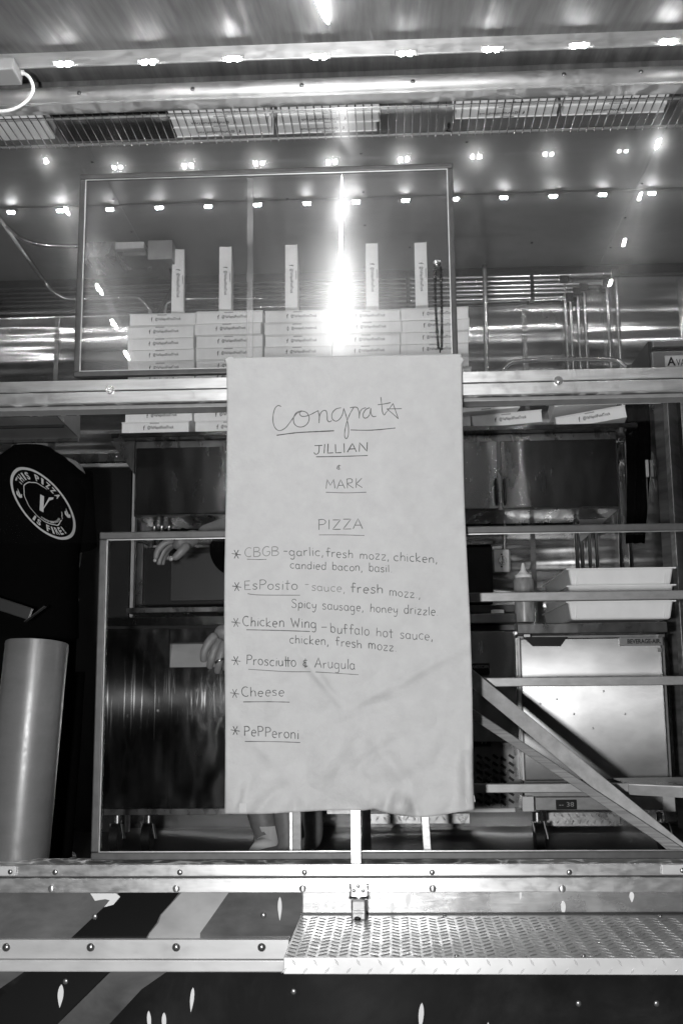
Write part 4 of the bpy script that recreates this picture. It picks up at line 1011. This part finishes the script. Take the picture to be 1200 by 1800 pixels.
for st in ([(278,92),(262,88),(248,103),(240,135),(240,165),(248,190),(263,204),(280,203),(300,190),(320,165),(338,140),(352,124),(372,116)],
           [(375,112),(350,120),(336,145),(339,172),(357,187),(382,186),(402,170),(409,145),(398,122),(378,114),(364,121),(370,136),(390,138),(415,130),(438,118),(450,112)],
           [(450,110),(456,140),(455,170)],[(455,158),(460,128),(474,112),(488,113),(493,135),(494,155),(502,164),(515,158)],
           [(558,98),(534,104),(516,125),(517,150),(534,161),(552,150),(565,128),(570,104)],[(570,100),(583,140),(592,185),(592,225),(583,243),(575,233),(576,205),(585,165),(598,130),(612,105),(618,94)],
           [(600,98),(618,95),(634,98),(642,120),(643,148)],[(643,140),(648,115),(658,103),(674,98)],
           [(692,98),(674,106),(661,128),(665,145),(680,144),(692,128),(697,100)],[(697,100),(698,125),(707,139),(722,138)],
           [(744,48),(748,85),(752,118),(760,132),(768,120)],[(730,84),(760,80),(790,74)]):
    ribbon(mb, densify(smooth_path(c1(st), 5)), 2.0)
for st in ([(764,126),(782,105),(801,78)],[(801,78),(813,112),(826,150)],[(826,150),(800,126),(772,103)],[(772,103),(805,103),(842,102)]):
    ribbon(mb, densify(c1(st)), 1.7)
mb.build('lettering', inks[1], menu, fix=False)
line(c1([(257,227),(350,215),(440,210),(525,206)]), 0, 2.4); line(c1([(602,202),(700,203),(812,193)]), 0, 2.0)
write('JILLIAN',551,798,647,793,16,0,2.1); line(c1([(441,328),(560,326),(683,322)]),0)
write('&',591,826,599,826,10,1,1.5)
write('MARK',573,859,637.5,857,16,1,1.7); line(c1([(487,494),(580,497),(676,494)]),1,1.6)
write('PIZZA',559,931,638,930,18,1,1.8); line(c1([(455,694),(560,694),(667,697)]),1,1.5)
write('CBGB',430,979,490,977,16,2,1.9); line(c2([(118,141),(165,143),(209,142)]),1,1.6)
write('-garlic,',498,976,569,978,15,1,1.8); write('fresh mozz,',573,978,684,985,15,1,1.8); write('chicken,',692,986,769,989,15,1,1.9)
write('candied bacon, basil.',510,999,689,1006,14,1,1.8)
write('EsPosito',430,1036,523,1036,16,1,1.8); line(c2([(121,303),(180,309),(366,310)]),1,1.6)
write('-',535,1034,543,1034,14,2,1.8); write('sauce,',548,1038,607,1041,14,2,1.8); write('fresh',616,1041,673,1043,16,1,2.2); write('mozz.,',684,1047,739,1052,15,1,1.8)
write('Spicy sausage, honey drizzle.',513,1068,770,1082,15,0,1.8)
write('Chicken Wing',427,1100,556,1104,17,0,2.2); line(c2([(115,472),(260,475),(413,480)]),0,2.0)
write('-',563,1109,575,1109,16,0,2); write('buffalo hot sauce,',581,1112,761,1126,16,0,2.0)
write('chicken,',509,1130,578,1134,15,0,1.9); write('fresh mozz.',590,1135,697,1145,15,0,2.0)
write('ProsciuTo & Arugula',433,1168,624,1177,17,0,1.9); line(c2([(124,657),(300,668),(440,670),(640,683)]),1,1.6)
write('Cheese',425,1224,500,1223,16,0,2.0); line(c3([(100,277),(210,276),(317,278)]),0,2)
write('PePPeroni',429,1293,525,1299,17,0,2.3); line(c3([(108,462),(240,463),(367,467)]),0,1.8)
mb = MB()
for cx_, cy_ in (c2([(68,118)])[0], c2([(70,270)])[0], c2([(66,438)])[0], c2([(66,617)])[0], c3([(60,237)])[0], c3([(63,411)])[0]):
    for a in (8, 62, 118):
        dx, dy = math.cos(R(a))*8, math.sin(R(a))*8.5
        ribbon(mb, densify([(cx_-dx,cy_-dy),(cx_+dx,cy_+dy)], 3), 1.9)
mb.build('asterisk_marks', inks[0], menu, fix=False)
for x, y, w_, h_, a in ((427,1420,12,16,0),(702,1415,22,13,25),(826,1405,16,12,-12),(806,632,14,10,30),(404,633,14,10,-20)):
    c, s = math.cos(R(a)), math.sin(R(a)); q = []
    for i, j in ((-1,-1),(1,-1),(1,1),(-1,1)):
        q.append(on_paper(x+(i*w_*c-j*h_*s)/2, y+(i*w_*s+j*h_*c)/2, .0009))
    MB().add(q, [(0,1,2,3)]).build('tape', mt_paper if y < 700 else mt_tape, menu, solid=.0002)

# ------------------------------------------------------------------ people
KS = .90
def skin_mesh(nodes, edges, root, sub=2):
    """nodes {name: (Vector, radius or (rx, ry))}; returns an evaluated skinned mesh"""
    ks = list(nodes); idx = {k: i for i, k in enumerate(ks)}
    me = bpy.data.meshes.new('s'); me.from_pydata([nodes[k][0] for k in ks], [(idx[a],idx[b]) for a,b in edges], [])
    o = bpy.data.objects.new('s', me); COL.objects.link(o)
    md = o.modifiers.new('skin','SKIN'); md.branch_smoothing = .6; md.use_smooth_shade = True
    if not me.skin_vertices: 
        pass
    for k in ks:
        r = nodes[k][1]; sv = me.skin_vertices[0].data[idx[k]]
        sv.radius = (r*KS, r*KS)
        sv.use_root = (k == root)
    sb_ = o.modifiers.new('sub','SUBSURF'); sb_.levels = sub; sb_.render_levels = sub
    dg = bpy.context.evaluated_depsgraph_get(); res = bpy.data.meshes.new_from_object(o.evaluated_get(dg))
    bpy.data.objects.remove(o)
    for p in res.polygons: p.use_smooth = True
    return res
def join_meshes(ms, name):
    mb = MB()
    for m in ms: mb.add([v.co.copy() for v in m.vertices], [tuple(p.vertices) for p in m.polygons])
    me = bpy.data.meshes.new(name); me.from_pydata(mb.v, [], mb.f); me.update()
    for p in me.polygons: p.use_smooth = True
    return me
def body(base, H, face, arms, hands=()):
    """one continuous figure standing at base, facing angle face (0 = away from the viewer); arms: lists of joints"""
    c, s = math.cos(face), math.sin(face)
    def P(x, y, z): return Vector((base[0]+x*c-y*s, base[1]+x*s+y*c, base[2]+z*H))
    n = {'pelvis':(P(0,0,.53),.12),'waist':(P(0,0,.62),.115),'chest':(P(0,.01,.74),.135),'uchest':(P(0,0,.80),.10),'neck':(P(0,-.01,.855),.052),'neck2':(P(0,.0,.88),.050),
         'head0':(P(0,.03,.905),.068),'head1':(P(0,.03,.935),.075),'head2':(P(0,.03,.955),.05)}
    e = [('pelvis','waist'),('waist','chest'),('chest','uchest'),('uchest','neck'),('neck','neck2'),('neck2','head0'),('head0','head1'),('head1','head2')]
    for i, sd in enumerate((-1,1)):
        n[f'sh{i}'] = (P(sd*.148,0,.81),.055); e.append(('uchest',f'sh{i}')); prev = f'sh{i}'
        for k, (pt, r) in enumerate(arms[i]): n[f'a{i}{k}'] = (Vector(pt), r); e.append((prev,f'a{i}{k}')); prev = f'a{i}{k}'
        n[f'hip{i}'] = (P(sd*.09,0,.49),.09); n[f'kn{i}'] = (P(sd*.10,.02,.28),.058); n[f'an{i}'] = (P(sd*.10,-.02,.045),.038); n[f'to{i}'] = (P(sd*.11,.14,.018),.03)
        e += [('pelvis',f'hip{i}'),(f'hip{i}',f'kn{i}'),(f'kn{i}',f'an{i}'),(f'an{i}',f'to{i}')]
    return skin_mesh(n, e, 'pelvis'), P
def chain(pts, rs, sub=2):
    n = {str(i): (Vector(p), r) for i, (p, r) in enumerate(zip(pts, rs))}
    return skin_mesh(n, [(str(i),str(i+1)) for i in range(len(pts)-1)], '0', sub)
def torso_rings(P, prof, n=28):
    rings = []
    for (x, y, z, rx, ry) in prof:
        rings.append([P(x+.9*rx*math.copysign(abs(math.cos(2*math.pi*k/n))**.8, math.cos(2*math.pi*k/n)), y+.9*ry*math.sin(2*math.pi*k/n), z) for k in range(n)])
    return rings
def cloth(parent, P, name='t_shirt', mat=mt_tee, prof=None, sleeves=()):
    mb = MB().loft(torso_rings(P, prof or [(0,0,.47,.185,.135),(0,0,.55,.18,.13),(0,0,.64,.175,.125),(0,.01,.73,.195,.135),(0,.0,.785,.215,.12),(0,0,.82,.175,.095),(0,-.005,.845,.095,.075),(0,-.005,.857,.068,.064)]), cap=False)
    for a, b, r0, r1 in sleeves: mb.tube([a, a.lerp(b,.5), b], [r0,(r0+r1)/2,r1], 18, cap=False)
    o = mb.build(name, mat, parent, smooth=True); md = o.modifiers.new('sub','SUBSURF'); md.levels = 1; md.render_levels = 1
    return o, mb
def face_parts(parent, P):
    mb = MB().sphere(P(0,.03,.94), .086, 20, 12, (.86,1,1.0)); mb.build('hair', mt_hair, parent, smooth=True)
    for sd in (-1,1): MB().sphere(P(sd*.076,.03,.92), .02, 10, 8, (.4,.7,1.1)).build('ear', mt_skin, parent, smooth=True)
# person one: back turned, black shirt with a round print
XP1 = Xat(58,780,3.35)
p1 = thing('person', 'person seen from behind in a black t-shirt with a round white pizza print', 'person', (XP1,3.35,FZ))
H1 = (W(60,788,3.35).z-FZ)/.857
bxy = (XP1, 3.35, FZ)
armsL = [(Vector((XP1-.20,3.42,FZ+.62*H1)),.038),(Vector((XP1-.12,3.62,FZ+.575*H1)),.031),(Vector((XP1-.06,3.72,FZ+.58*H1)),.026)]
armsR = [(Vector((XP1+.10,3.48,FZ+.63*H1)),.036),(Vector((XP1+.02,3.64,FZ+.575*H1)),.031),(Vector((XP1-.02,3.70,FZ+.58*H1)),.026)]
me1, P1 = body(bxy, H1, 0, (armsL, armsR))
hands = [me1]
for A in (armsL, armsR):
    w0 = A[2][0]; hands.append(chain([w0, w0+Vector((0,.05,0)), w0+Vector((0,.09,-.005))], [.026,.036,.030]))
    for k in range(4):
        b0 = w0+Vector((-.03+.02*k,.08,0)); hands.append(chain([b0, b0+Vector((0,.045,-.012)), b0+Vector((0,.07,-.035)), b0+Vector((0,.072,-.055))], [.0095,.009,.0085,.007]))
    b0 = w0+Vector((.03,.04,0)); hands.append(chain([b0, b0+Vector((.02,.03,-.01)), b0+Vector((.022,.06,-.02))], [.012,.010,.008]))
link_mesh('body', join_meshes(hands,'body'), mt_skin, p1)
face_parts(p1, P1)
tee, teemb = cloth(p1, P1, sleeves=((P1(-.13,0,.80),Vector((XP1-.195,3.40,FZ+.69*H1)),.068,.06),(P1(.13,0,.80),Vector((XP1+.13,3.46,FZ+.66*H1)),.068,.058)))
MB().loft(torso_rings(P1, [(0,0,.30,.16,.11),(0,0,.40,.175,.125),(0,0,.52,.178,.128),(0,0,.55,.17,.12)]), cap=False).build('trousers', mt_jean, p1, smooth=True)
for sd in (-1,1): MB().tube([P1(sd*.09,0,.40),P1(sd*.10,.01,.25),P1(sd*.105,-.01,.05)], [.10,.08,.065], 16, cap=False).build('trouser_leg', mt_jean, p1, smooth=True)
for sd in (-1,1): MB().sphere(P1(sd*.11,.06,.03), .07, 14, 8, (.7,1.8,.65)).build('shoe', mt_shoe, p1, smooth=True)
# print, laid onto the cloth
bpy.context.view_layer.update()
dg = bpy.context.evaluated_depsgraph_get()
ev = tee.evaluated_get(dg); bvh = BVHTree.FromPolygons([tee.matrix_world @ v.co for v in ev.data.vertices], [tuple(p.vertices) for p in ev.data.polygons])
CXY, UU, VV = (76,885), (53,22), (-17,-58)
def shirt(a, b):
    px = CXY[0]+UU[0]*a+VV[0]*b; py = CXY[1]+UU[1]*a+VV[1]*b
    d = W(px, py, 1.0); hit = bvh.ray_cast(Vector((0,0,0)), d.normalized())
    if hit[0] is None: return W(px, py, 3.22)
    return hit[0] - d.normalized()*.003
mb = MB()
def ring_band(mb, r0, r1, a0, a1, n=64, wob=0):
    for i in range(n):
        q = []
        for t, rr in ((i/n,r0),(i/n,r1),((i+1)/n,r1),((i+1)/n,r0)):
            a = R(a0+(a1-a0)*t); w_ = 1+wob*noise.noise(Vector((t*14,rr*3,0))); q.append(shirt(rr*w_*math.cos(a), rr*w_*math.sin(a)))
        mb.add(q, [(0,1,2,3)])
ring_band(mb, .955, 1.03, 0, 360, 72, .01); ring_band(mb, .60, .625, 60, 330, 60, .06); ring_band(mb, .60, .62, 335, 358, 8, .06)
def poly(mb, pts): mb.add([shirt(*p) for p in pts], [tuple(range(len(pts)))])
poly(mb, [(-.20,-.28),(-.08,-.30),(.12,.26),(.0,.28)]); poly(mb, [(-.12,-.28),(-.06,-.18),(.30,.30),(.47,.36),(.42,.28),(.28,.20)])
for cx_ in (-.80,.80):
    poly(mb, [(cx_-.09,-.06),(cx_-.02,-.13),(cx_+.03,-.12),(cx_-.02,-.02),(cx_-.03,.08),(cx_-.08,.02)])
    poly(mb, [(cx_+.0,-.13),(cx_+.08,-.1),(cx_+.11,.02),(cx_+.05,-.02),(cx_+.01,.17),(cx_-.01,.05)])
mb.build('shirt_print', mt_tprint, p1, fix=False)
def arc_text(body, rad, hgt, a_mid, span, top=True):
    n = len(body); out = []
    for i, ch in enumerate(body):
        if ch == ' ': continue
        t = (i+.5)/n-.5; a = a_mid + (-span*t if top else span*t); wch = abs(R(span))/n*rad*(.40 if ch in 'I!' else .78)
        me = text_mesh(ch, .03); xs = [v.co.x for v in me.vertices]; ys = [v.co.y for v in me.vertices]
        x0, x1, y0, y1 = min(xs), max(xs), min(ys), max(ys)
        for v in me.vertices:
            u = ((v.co.x-x0)/(x1-x0)-.5)*wch; w_ = (v.co.y-y0)/(y1-y0)*hgt
            if top: rr = rad+w_; aa = R(a)-u/rad
            else: rr = rad+hgt-w_; aa = R(a)+u/rad
            v.co = shirt(rr*math.cos(aa), rr*math.sin(aa))
        out.append(me)
    return link_mesh('shirt_lettering', join_meshes(out,'shirt_lettering'), mt_tprint, p1)
arc_text('THIS PIZZA', .68, .21, 92, 124); arc_text('IS FIRE!', .68, .21, 270, 86, False)
arc_text('@vianapoli_foodtruck', .50, .06, 288, 84, False)

# person two: behind the paper, one arm out with the hand drooping, other hand low
X2 = Xat(520,1000,3.62)
p2 = thing('person', 'person mostly hidden behind the paper menu, bare forearm and drooping hand showing at its left', 'person', (X2,3.62,FZ))
H2 = 1.52; el = W(470,905,3.50); wr = W(352,938,3.22); ps = W(318,940,3.18)
elL = W(450,1010,3.30); wrL = W(408,1112,3.05)
me2, P2_ = body((X2,3.62,FZ), H2, R(70), ([(W(500,870,3.55),.05),(el,.046),(W(420,918,3.38),.044),(W(385,930,3.3),.034),(wr,.027)], [(elL,.044),(W(430,1060,3.17),.038),(wrL,.028)]))
ms = [me2]
def hp(x, y, D): return W(230+x/5.62, 880+y/5.62, D)
# palm of the drooping hand
ms.append(chain([wr, hp(560,400,3.20), hp(470,400,3.18), hp(420,400,3.17)], [.027,.033,.034,.026]))
for pts_, rs in (([hp(430,385,3.16),hp(330,420,3.15),hp(262,500,3.15),hp(245,585,3.15)], [.014,.0125,.0115,.009]),
                 ([hp(430,410,3.19),hp(340,470,3.20),hp(290,570,3.20),hp(277,640,3.20)], [.013,.012,.011,.0085]),
                 ([hp(440,420,3.22),hp(365,480,3.23),hp(322,570,3.23),hp(314,640,3.23)], [.012,.011,.010,.008]),
                 ([hp(450,430,3.25),hp(380,460,3.25),hp(345,520,3.25),hp(372,590,3.25)], [.011,.0105,.010,.008]),
                 ([hp(570,430,3.14),hp(520,480,3.12),hp(465,545,3.12),hp(410,580,3.12)], [.018,.0155,.014,.011])):
    ms.append(chain(pts_, rs))
# low hand
ms.append(chain([wrL, hp(930,1300,3.0), hp(880,1370,2.98)], [.028,.036,.032]))
for pts_, rs in (([hp(850,1320,2.97),hp(770,1400,2.96),hp(722,1500,2.96),hp(718,1600,2.97)], [.017,.015,.0135,.011]),
                 ([hp(890,1370,2.96),hp(830,1470,2.94),hp(795,1570,2.94),hp(775,1660,2.96)], [.016,.0145,.013,.0105]),
                 ([hp(930,1390,2.95),hp(895,1500,2.93),hp(870,1610,2.93),hp(852,1710,2.95)], [.016,.0145,.013,.0105]),
                 ([hp(980,1400,2.96),hp(960,1500,2.94),hp(945,1600,2.95),hp(930,1680,2.97)], [.014,.013,.012,.009]),
                 ([hp(960,1290,2.95),hp(990,1380,2.92),hp(1000,1470,2.91)], [.017,.014,.011])):
    ms.append(chain(pts_, rs))
link_mesh('body', join_meshes(ms,'body'), mt_skin, p2)
face_parts(p2, P2_)
mb = MB().tube([hp(875,1570,2.93), hp(885,1592,2.93)], .0152, 18, cap=False); mb.build('finger_ring', mt_chrome, p2, smooth=True, solid=.001)
for q, r_ in ((hp(398,572,3.112),.008),(hp(240,590,3.142),.006)): MB().sphere(q, r_, 10, 6, (1,.5,1)).build('fingernail', mt_nail, p2, smooth=True)
cloth(p2, P2_, sleeves=((P2_(-.16,0,.80),W(470,885,3.5),.085,.075),(P2_(.16,0,.80),W(400,975,3.35),.085,.07)))
MB().loft(torso_rings(P2_, [(0,0,.36,.15,.11),(0,0,.42,.165,.12),(0,0,.52,.17,.12),(0,0,.55,.16,.115)]), cap=False).build('shorts', mt_jean, p2, smooth=True)
fb = W(468,1490,3.75)
MB().tube([W(455,1395,3.8),W(462,1440,3.78),fb+Vector((0,0,.03))], [.055,.047,.036], 16).build('lower_leg', mt_skin, p2, smooth=True)
q = W(470,1462,3.76)
MB().tube([q+Vector((0,0,.02)),q-Vector((0,0,.03)),W(468,1492,3.74),W(455,1505,3.70)], [.040,.043,.046,.040], 18).build('sock', mt_sock, p2, smooth=True)
MB().sphere(W(462,1512,3.70)+Vector((0,-.02,-.01)), .07, 14, 8, (.7,1.6,.6)).build('shoe', mt_shoe, p2, smooth=True)
